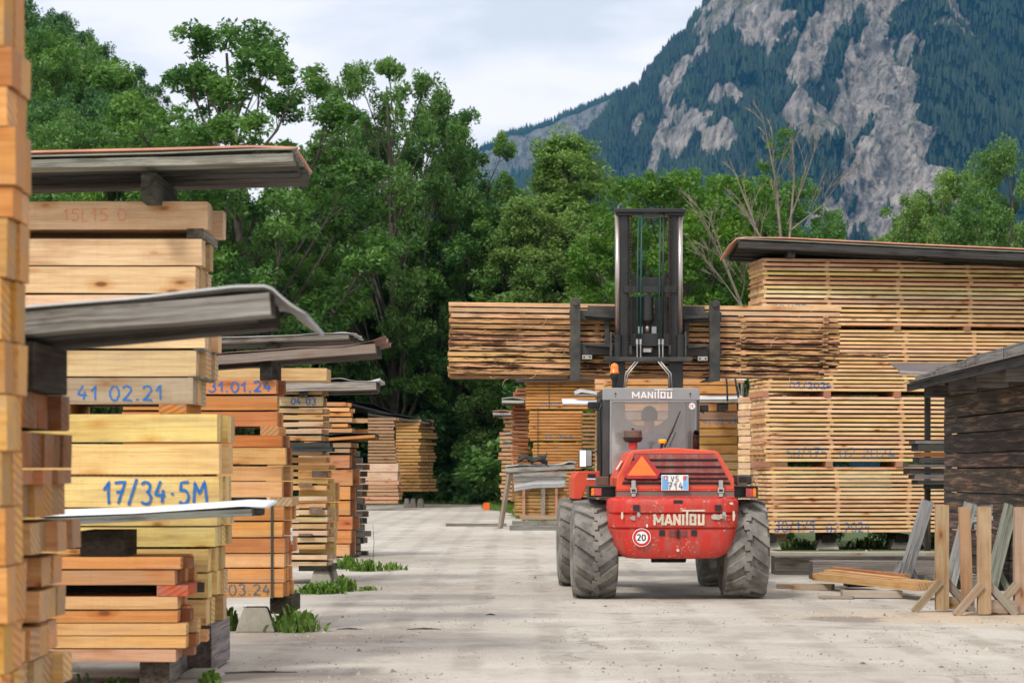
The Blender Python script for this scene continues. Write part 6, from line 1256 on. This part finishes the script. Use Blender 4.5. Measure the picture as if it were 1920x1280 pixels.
# wooded slope on the left
hl = MB(); nx_, ny_ = 30, 16; vs = []
for j in range(ny_ + 1):
    for i in range(nx_ + 1):
        x = -75 + 80 * i / nx_; y = 95 + 120 * j / ny_; rise = max(0, (-(x) - 8) / 55) * max(0, (y - 95) / 70) * 34; vs.append((x, y, min(46, rise) - .02 + (1.2 * mnoise.noise(Vector((x * .08, y * .08, 0))) if rise > 1 else 0)))
hl.add(vs, [(j*(nx_+1)+i, j*(nx_+1)+i+1, (j+1)*(nx_+1)+i+1, (j+1)*(nx_+1)+i) for j in range(ny_) for i in range(nx_)])
tag(hl.build('hill', bpy.data.materials['rough_grass'], smooth=True), kind='structure')
def hz_(x, y): return max(0, min(46, max(0, (-(x) - 8) / 55) * max(0, (y - 95) / 70) * 34)) - .4
hillt = [(40, -20, 150, 'dark', 'top left dark tree by the frame corner'), (95, 30, 158, 'dark', 'dark tree high on the left slope'), (150, 62, 162, 'dark', 'dark tree with bumpy top on the left slope'), (205, 95, 165, 'dark', 'dark tree at the skyline of left slope'), (245, 140, 168, 'dark', 'lowest skyline tree of the left slope'),
         (60, 60, 128, 'dense', 'mid green rounded tree in the upper left wood'), (120, 85, 132, 'dense', 'rounded tree in the middle of the left wood'), (40, 170, 118, 'dark', 'shaded tree near the left foreground stack'), (95, 210, 112, 'dense', 'green tree above the high roof, left part'), (165, 160, 124, 'dark', 'bluish green tree on the left slope'),
         (215, 195, 120, 'dark', 'dark tree behind the airy left tree'), (150, 240, 104, 'dense', 'lower green tree above middle of the high roof'), (230, 255, 98, 'bright', 'light green young tree above the high roof'), (290, 200, 110, 'dense', 'green tree behind airy left tree'), (340, 260, 100, 'dense', 'low green tree behind the right of high roof')]
for k, (q, ty, D, kd, lb) in enumerate(hillt):
    b = hz_(X(q, D), D); b = min(b, Z(ty, D) - 9); tree(kd, q, ty, D, .62 if D > 140 else .75, lb, base=max(-.3, b), group='trees on the left slope')
# bare dead trees
def dead_tree(px, D, segs, label, seed):
    rr = random.Random(seed); mb = MB(); ox = X(px, D)
    for (a, b, c, d_, r) in segs:
        A = Vector((X(a, D) - ox, 0 + rr.uniform(-.3, .3), Z(b, D))); B_ = Vector((X(c, D) - ox, rr.uniform(-1.2, 1.2), Z(d_, D))); m_ = A.lerp(B_, .5) + Vector((rr.uniform(-.15, .15), 0, rr.uniform(-.15, .15)))
        r *= .55; mb.tube([A, m_, B_], [r, r * .65, r * .2], 6, cap=False)
        for k in range(9):
            f = rr.uniform(.3, .98); P0 = A.lerp(B_, f); dr = (B_ - A).normalized() + Vector((rr.uniform(-.8, .8), rr.uniform(-.8, .8), rr.uniform(-.1, .6))); L = rr.uniform(.4, 1.5) * (1.2 - f * .6)
            P1 = P0 + dr.normalized() * L; mb.tube([P0, P0.lerp(P1, .5) + Vector((0, 0, .05)), P1], [r * .3, r * .2, .008], 4, cap=False)
            for q in range(3): P2 = P0.lerp(P1, rr.uniform(.3, .9)); P3 = P2 + (dr + Vector((rr.uniform(-.8, .8), rr.uniform(-.5, .5), rr.uniform(-.2, .6)))).normalized() * L * .4; mb.tube([P2, P3], [.014, .006], 3, cap=False)
    e = empty('dead_tree', (ox, D, 0), label=label, cat='tree', group='bare dead trees'); mb.build('trunk', M['deadbark'], e, smooth=True); return e
DT = 80
dt = dead_tree(1460, DT, [(1470, 885, 1468, 480, .20), (1468, 480, 1425, 215, .10), (1468, 470, 1452, 230, .09), (1450, 520, 1370, 290, .10), (1445, 470, 1385, 370, .07), (1480, 470, 1490, 210, .09), (1485, 430, 1580, 330, .06), (1478, 420, 1530, 270, .06), (1470, 600, 1395, 330, .08)], 'bare pale dead tree reaching up above the long right roof', 4)
dead_tree(1380, 72, [(1398, 885, 1392, 575, .14), (1392, 575, 1300, 385, .07), (1392, 575, 1330, 400, .06), (1392, 580, 1290, 455, .05), (1390, 560, 1385, 480, .04)], 'leaning bare branches between mast and honey stack', 6)
rg_ = np.random.default_rng(5); C_ = np.array([[X(a, DT) - X(1460, DT), .0, Z(b, DT)] for a, b in ((1466, 255), (1478, 250), (1448, 272), (1470, 275), (1432, 312), (1440, 315), (1462, 290))]); V_, F_, T_n = leaves(rg_, C_, np.full(len(C_), .32), 45, .10)
co = bpy.data.objects.new('crown', np_mesh('crown', V_, F_, M['leaf_bright'], T_n)); COL.objects.link(co); co.parent = dt
# ====================================================================== WEEDS AND GRASS
def weed(px, py, wpx, hpx, label, kind='leafy', n=60, seed=0, D=None, name='weed_foliage'):
    D = D or EYE * F / (py - HY); rg = np.random.default_rng(seed + int(px)); s = D / F; W_, H_ = wpx * s / 2, hpx * s; V = []; Fq = []; tn = []
    for i in range(n):
        bx, by = rg.normal(0, .45) * W_, rg.normal(0, .4) * min(W_, .5); a = rg.uniform(0, 6.28); out_ = rg.uniform(.25, .9) * (W_ * .55 if kind == 'leafy' else .1); L = H_ * 1.45 * rg.uniform(.35, 1.05) * (1 - .4 * abs(bx) / W_ if W_ else 1); w_ = (rg.uniform(.012, .03) if kind == 'leafy' else rg.uniform(.004, .008)); d_ = np.array([math.cos(a), math.sin(a), 0]); sd = np.array([-math.sin(a), math.cos(a), 0]); b0 = len(V); N_ = 5
        for k in range(N_):
            f = k / (N_ - 1); c = np.array([bx, by, 0]) + d_ * min(out_, L) * f ** 1.6 + np.array([0, 0, L * (f - .35 * f ** 3)]); ww = w_ * (math.sin(math.pi * min(1, f * .9 + .12))) * (1 + .3 * math.sin(k * 2.2))
            V += [c - sd * ww, c + sd * ww]
        for k in range(N_ - 1): Fq.append((b0 + 2*k, b0 + 2*k+1, b0 + 2*k+3, b0 + 2*k+2)); tn.append(rg.random())
    me = np_mesh(name, np.array(V), np.array(Fq), M['weed'], np.array(tn)); o = bpy.data.objects.new(name, me); COL.objects.link(o); o.location = (X(px, D), D, 0); return tag(o, label, 'plant', 'weeds at the foot of the stacks')
weed(553, 1184, 90, 58, 'leafy weed clump right of the tall orange stack footing', n=110)
weed(418, 1182, 60, 55, 'dark weed clump left of the tall orange stack footing', n=70)
weed(600, 1112, 100, 26, 'low weeds spread below the narrow stack of thin boards', n=160, seed=2)
weed(640, 1108, 60, 34, 'taller weeds just right of the narrow stack footing', n=80, seed=3)
weed(690, 1106, 50, 10, 'sparse creeping weed farther out on the gravel', n=40, seed=4)
weed(650, 1066, 60, 30, 'weeds at the foot of the orange and brown stack', n=90, seed=5)
weed(690, 1070, 70, 28, 'weeds with one tall stalk beside the road', n=110, seed=6)
weed(735, 1068, 45, 18, 'outermost low weed tuft beside the road', n=50, seed=7)
weed(150, 1278, 30, 38, 'single curved dark leaf below the low stack', n=4, seed=8)
weed(215, 1282, 60, 18, 'small seedling leaves at the bottom frame edge', n=14, seed=9)
weed(395, 1280, 40, 30, 'mossy tuft beside the split grey sleeper', n=40, seed=10)
weed(1655, 1080, 60, 30, 'weed tuft behind the loose planks', n=60, seed=11, D=29.9)
weed(1738, 1075, 40, 24, 'weed tuft between trestle strut and grey beams', n=50, seed=12, D=28.6)
weed(1880, 1085, 60, 34, 'weeds under the bleached boards by the shed', n=60, seed=13, D=29)
weed(1500, 1030, 70, 22, 'weeds between first two footings of the honey stack', n=90, seed=14, D=44.2)
weed(1625, 1030, 90, 24, 'weeds between second and third footing of honey stack', n=110, seed=15, D=44.4)
weed(1770, 1030, 90, 24, 'weeds right of the third footing of honey stack', n=90, seed=16, D=44.6)
mb = MB(); D_ = 37.5; mb.tube([(0, 0, 0), (.02, 0, .3), (.0, 0, .62)], [.006, .005, .003], 5)
tag(mb.build('weed_stalk', M['weed'], loc=(X(699, D_), D_, 0)), 'tall thin weed stalk beside the orange and brown stack', 'plant')
# grass at the yard end
rg = np.random.default_rng(11); n = 26000; gx = rg.uniform(-9, 4.2, n); gy = rg.uniform(60, 122, n)
def in_yard(x, y): 
    edge_x = np.interp(y, [62, 66, 72, 80, 92, 104], [2.2, .9, .2, 0, -1.0, -1.2]); return (x < edge_x) & (y < 105)
ok = ~in_yard(gx, gy); gx, gy = gx[ok], gy[ok]; n = len(gx); a = rg.uniform(0, 6.28, n); h = rg.uniform(.05, .22, n); wv_ = rg.uniform(.012, .03, n)
P0 = np.stack([gx - np.cos(a) * wv_, gy - np.sin(a) * wv_, np.zeros(n)], 1); P1 = np.stack([gx + np.cos(a) * wv_, gy + np.sin(a) * wv_, np.zeros(n)], 1); P2 = np.stack([gx + rg.normal(0, .05, n), gy + rg.normal(0, .05, n), h], 1)
me = np_mesh('grass', np.stack([P0, P1, P2], 1).reshape(-1, 3), np.arange(n * 3).reshape(-1, 3), M['weed'], rg.random(n)); o = bpy.data.objects.new('grass', me); COL.objects.link(o); tag(o, 'green grass strip along the far end of the yard', 'grass', kind='stuff')
# twigs, stones, debris
rg = np.random.default_rng(8); n = 14000; D_ = 15.0 * (60 / 15.0) ** (rg.random(n) ** 1.3); pxs = rg.uniform(300, 1960, n); gx = (pxs - CX) / F * D_; cl = np.abs(np.sin(gx * 1.3 + np.sin(D_ * .7) * 2)) < .75; gx, D_ = gx[cl], D_[cl]; n = len(gx)
sz = .004 + .011 * rg.random(n) ** 3 + .022 * (rg.random(n) > .992); ang = rg.uniform(0, 6.28, n); off_ = np.array([[math.cos(q), math.sin(q), 0] for q in (0, 2.1, 4.2)] + [[0.1, 0, .75]]); V_ = []
for k in range(4):
    ca, sa = np.cos(ang), np.sin(ang); ox_, oy_, oz_ = off_[k]; j_ = rg.uniform(.6, 1.4, n); V_.append(np.stack([gx + (ox_ * ca - oy_ * sa) * sz * j_, D_ + (ox_ * sa + oy_ * ca) * sz * j_, oz_ * sz * j_], 1))
V_ = np.stack(V_, 1).reshape(-1, 3); b4 = np.arange(n)[:, None, None] * 4; F_ = (b4 + np.array([[0, 1, 3], [1, 2, 3], [2, 0, 3]])[None]).reshape(-1, 3)
m, t, p = mat('loose_stone'); at = N(t, 'ShaderNodeAttribute', attribute_name='tone'); t.links.new(ramp(t, at.outputs['Fac'], [(0, (.10, .085, .07)), (.45, (.22, .19, .16)), (.6, (.45, .42, .37)), (1, (.58, .48, .33))]), p.inputs['Base Color']); p.inputs['Roughness'].default_value = .9
o = bpy.data.objects.new('gravel', np_mesh('gravel', V_, F_, m, np.repeat(rg.random(n), 3))); COL.objects.link(o); tag(o, 'small loose stones and wood chips scattered over the yard', 'gravel', kind='stuff')
for k, (px, py, L, a, lb) in enumerate(((655, 1180, .12, 0, 'thin dark twig on the gravel by the orange stack'), (795, 1180, .16, .1, 'forked dark twig lying mid road'), (480, 1262, .3, .2, 'dark root on the gravel at the bottom edge'), (920, 1153, .05, 0, 'tiny bark bit on the gravel before the vehicle'))):
    D = EYE * F / (py - HY); mb = MB(); mb.tube([(-L, 0, .006), (0, .02, .012), (L, -.01, .006)], [.004, .009, .003], 5); mb.tube([(0, .02, .01), (L * .5, .1, .01)], [.006, .002], 5); tag(mb.build('twig', M['bark'], loc=(X(px, D), D, 0), rot=(0, 0, a)), lb, 'twig', 'twigs on the gravel')
# ====================================================================== MOUNTAINS
def interp(pts_, x):
    if x <= pts_[0][0]: return pts_[0][1]
    for (a, b), (c, d_) in zip(pts_, pts_[1:]):
        if x <= c: return b + (d_ - b) * (x - a) / (c - a)
    return pts_[-1][1]
RIDGE = [(500, 640), (800, 470), (900, 400), (1000, 330), (1100, 262), (1160, 200), (1190, 160), (1235, 112), (1270, 78), (1300, 40), (1330, -5), (1400, -90), (1600, -260), (1900, -420), (2300, -500)]
ROCK = [(1545, 60, 34, 85, 15), (1500, 165, 24, 60, 18), (1690, 25, 95, 26, 8), (1795, 50, 26, 40, 0), (1610, 40, 40, 30, 0), (1570, 215, 52, 75, 20), (1620, 150, 55, 60, -20), (1530, 260, 34, 50, 15), (1650, 250, 30, 80, 5), (1632, 340, 62, 80, 20), (1690, 390, 45, 60, -30),
        (1275, 262, 48, 42, 0), (1228, 290, 16, 60, 12), (1320, 300, 30, 30, 0), (1395, 75, 58, 40, 20), (1360, 40, 20, 50, 20), (1440, 20, 30, 30, 0), (1255, 165, 40, 16, -40), (1300, 130, 30, 14, -50), (1870, 255, 14, 26, 0), (1745, 110, 34, 12, 10), (1560, 420, 50, 45, 0), (1660, 450, 60, 40, 0), (1190, 250, 10, 30, 10), (1340, 210, 34, 20, 10), (1480, 240, 20, 40, 10), (1900, 330, 14, 14, 0)]
def rock_at(px, py):
    v = 0
    for (cx_, cy_, rx_, ry_, an) in ROCK:
        dx_, dy_ = px - cx_, py - cy_; c, s = math.cos(R(an)), math.sin(R(an)); u, w_ = dx_ * c + dy_ * s, -dx_ * s + dy_ * c; d_ = (u / rx_) ** 2 + (w_ / ry_) ** 2
        v = max(v, math.exp(-d_ * .7))
    q1, q2 = px * .8 + py * .45, py * .8 - px * .45
    v = v * .98 - .03 + .5 * mnoise.fractal(Vector((q1 * .022, q2 * .008, 3)), .8, 2.0, 5); v += .30 * mnoise.fractal(Vector((px * .014, py * .009, 1)), .8, 2.0, 5) + .30 * mnoise.fractal(Vector((px * .06, py * .028, 7)), .7, 2.0, 4)
    return v
def mountain_mat(name, rock, rock2, forest):
    m, t, p = mat(name); c = objco(t); at = N(t, 'ShaderNodeAttribute', attribute_name='tone')
    str_ = noise(t, c, 1.0, 8, .68, (.022, .010, .006), 1.0); fine = noise(t, c, 1.0, 6, .7, (.05, .02, .03))
    rc = mixc(t, rock2, rock, ramp(t, str_, [(.36, 0.0), (.62, 1.0)])); rc = mixc(t, rc, tuple(x * .45 for x in rock2), ramp(t, fine, [(.47, 0.0), (.62, .9)])); rc = mixc(t, rc, (0.11, 0.13, 0.045), ramp(t, noise(t, c, .006, 5), [(.52, 0.0), (.66, .6)]))
    f = ramp(t, math_(t, 'ADD', at.outputs['Fac'], math_(t, 'MULTIPLY', math_(t, 'SUBTRACT', fine, .5), .5)), [(.41, 0.0), (.49, 1.0)])
    t.links.new(mixc(t, forest, rc, f), p.inputs['Base Color']); p.inputs['Roughness'].default_value = .95; p.inputs['Specular IOR Level'].default_value = .1; bump(t, p, math_(t, 'ADD', str_, fine), 1.0, 60); return m
MM = mountain_mat('mountain_rock', (0.80, 0.70, 0.61), (0.30, 0.275, 0.255), (0.006, 0.016, 0.009)); MF = mountain_mat('far_cliff', (0.44, 0.42, 0.38), (0.28, 0.27, 0.25), (0.016, 0.034, 0.016))
def spos(px, t, D0, D1, ridge, amp, sc_=1.0):
    D = D0 + (D1 - D0) * t; py = HY + 30 + (interp(ridge, px) - HY - 30) * t ** .92; x, z = X(px, D), Z(py, D)
    q = Vector((x * .0016 * sc_, z * .0007 * sc_ + x * .0006 * sc_, D * .0003)); rdg = 1 - abs(mnoise.fractal(q, 1.0, 2.1, 6)) * 2; q2_ = Vector((x * .006 * sc_, z * .0030 * sc_, 3)); r2 = mnoise.fractal(q2_, 1.0, 2.0, 4)
    q3 = Vector((x * .013 + z * .004, z * .006, 9)); r2 = r2 + .55 * (1 - 2 * abs(mnoise.fractal(q3, .9, 2.1, 4)))
    taper = math.sin(math.pi * min(1, max(0, t * .97))) ** .4 if t < .985 else .15
    return x, D - amp * rdg * taper - amp * .42 * r2 * taper, z + amp * .06 * r2 * (1 if t > .9 else 1), py
def terrain(name, px0, px1, nx, nt_, D0, D1, ridge, amp, m, rockf):
    vs = []; tn = []
    for j in range(nt_ + 1):
        t = j / nt_
        for i in range(nx + 1):
            px = px0 + (px1 - px0) * i / nx; x, y, z, py = spos(px, t, D0, D1, ridge, amp); vs.append((x, y, z)); tn.append(rockf(px, py))
    b = len(vs)      # back side
    for i in range(nx + 1): x, y, z = vs[nt_ * (nx + 1) + i]; vs.append((x * 1.1, y + 1500, z * .35)); tn.append(0)
    fs = [(j*(nx+1)+i, j*(nx+1)+i+1, (j+1)*(nx+1)+i+1, (j+1)*(nx+1)+i) for j in range(nt_ + 1) for i in range(nx)]
    me = bpy.data.meshes.new(name); me.from_pydata(vs, [], fs); me.materials.append(m); a = me.attributes.new('tone', 'FLOAT', 'POINT'); a.data.foreach_set('value', tn); me.polygons.foreach_set('use_smooth', [True] * len(fs)); me.update()
    o = bpy.data.objects.new(name, me); COL.objects.link(o); tag(o, kind='structure'); return o
MD0, MD1 = 3600, 6400
terrain('mountain', 700, 2150, 440, 230, MD0, MD1, RIDGE, 290, MM, rock_at)
FAR = [(300, 700), (700, 400), (800, 338), (885, 290), (960, 252), (1030, 232), (1080, 210), (1190, 166), (1260, 120), (1400, 60)]
def far_rock(px, py): 
    d_ = py - interp(FAR, px); return (.75 if 9 < d_ < 75 - (px - 880) * .02 else 0) + .4 * mnoise.fractal(Vector((px * .03, py * .012, 4)), 1, 2, 4) - (.5 if d_ > 85 else 0)
terrain('far_mountain', 600, 1400, 130, 60, 7200, 8600, FAR, 120, MF, far_rock)
def conifers(name, cnt, px0, px1, D0, D1, ridge, amp, rockf, hh, seed, ymax):
    rg = np.random.default_rng(seed); V = []; Fq = []; tn = []; made = 0; tries = 0
    while made < cnt and tries < cnt * 6:
        tries += 1; px = px0 + (px1 - px0) * rg.random(); t = rg.random() ** .8 if rg.random() > .10 else rg.uniform(.975, 1.0)
        x, y, z, py = spos(px, t, D0, D1, ridge, amp)
        if py > ymax or py < -90: continue
        rv = rockf(px, py)
        if rv > .43 + .07 * rg.normal(): continue
        h = hh * rg.uniform(.5, 1.25) * (.6 if rv > .33 else 1); r = h * rg.uniform(.16, .24); b0 = len(V); a0 = rg.uniform(0, 6)
        for (zz_, rr_) in ((-.12, 1), (.45, .62)):
            for k in range(5): V.append((x + math.cos(a0 + k * 1.2566) * r * rr_, y + math.sin(a0 + k * 1.2566) * r * rr_, z + h * zz_))
        V.append((x, y, z + h)); 
        for k in range(5): k2 = (k + 1) % 5; Fq += [(b0 + k, b0 + k2, b0 + 5 + k2), (b0 + k, b0 + 5 + k2, b0 + 5 + k), (b0 + 5 + k, b0 + 5 + k2, b0 + 10)]; tn += [min(1, max(0, .35 + .9 * mnoise.fractal(Vector((px * .02, py * .015, 5)), 1, 2, 3) + rg.uniform(-.3, .5)))] * 3
        made += 1
    tt = np.array(tn); return np_mesh(name, np.array(V), np.array(Fq), M['conifer'], tt)
M['conifer'] = leaf_mat('conifer_needles', (0.003, 0.012, 0.007), (0.022, 0.048, 0.018), .05)
o = bpy.data.objects.new('conifer_forest', conifers('conifer_forest', 24000, 880, 1960, MD0, MD1, RIDGE, 290, rock_at, 21, 3, 520)); COL.objects.link(o); tag(o, 'dark conifer forest covering the steep mountain', 'forest', kind='stuff')
o = bpy.data.objects.new('conifer_forest', conifers('conifer_forest', 3500, 840, 1250, 7200, 8600, FAR, 120, far_rock, 24, 5, 420)); COL.objects.link(o); tag(o, 'conifer forest along the distant pale cliff ridge', 'forest', kind='stuff')
# ====================================================================== HAZE
HZ = True
if HZ:
    hm = bpy.data.materials.new('haze'); hm.use_nodes = True; t = hm.node_tree; t.nodes.clear(); ou = t.nodes.new('ShaderNodeOutputMaterial'); pv = t.nodes.new('ShaderNodeVolumePrincipled')
    pv.inputs['Color'].default_value = (0.10, 0.42, 0.80, 1); pv.inputs['Density'].default_value = 3.8e-5; pv.inputs['Anisotropy'].default_value = .0; t.links.new(pv.outputs[0], ou.inputs['Volume'])
    mb = MB(); mb.box(-9500, 9500, -200, 12000, -1.2, 2600); hz = mb.build('haze', hm); tag(hz, 'thin bluish haze between the yard and the mountain', 'haze', kind='stuff')
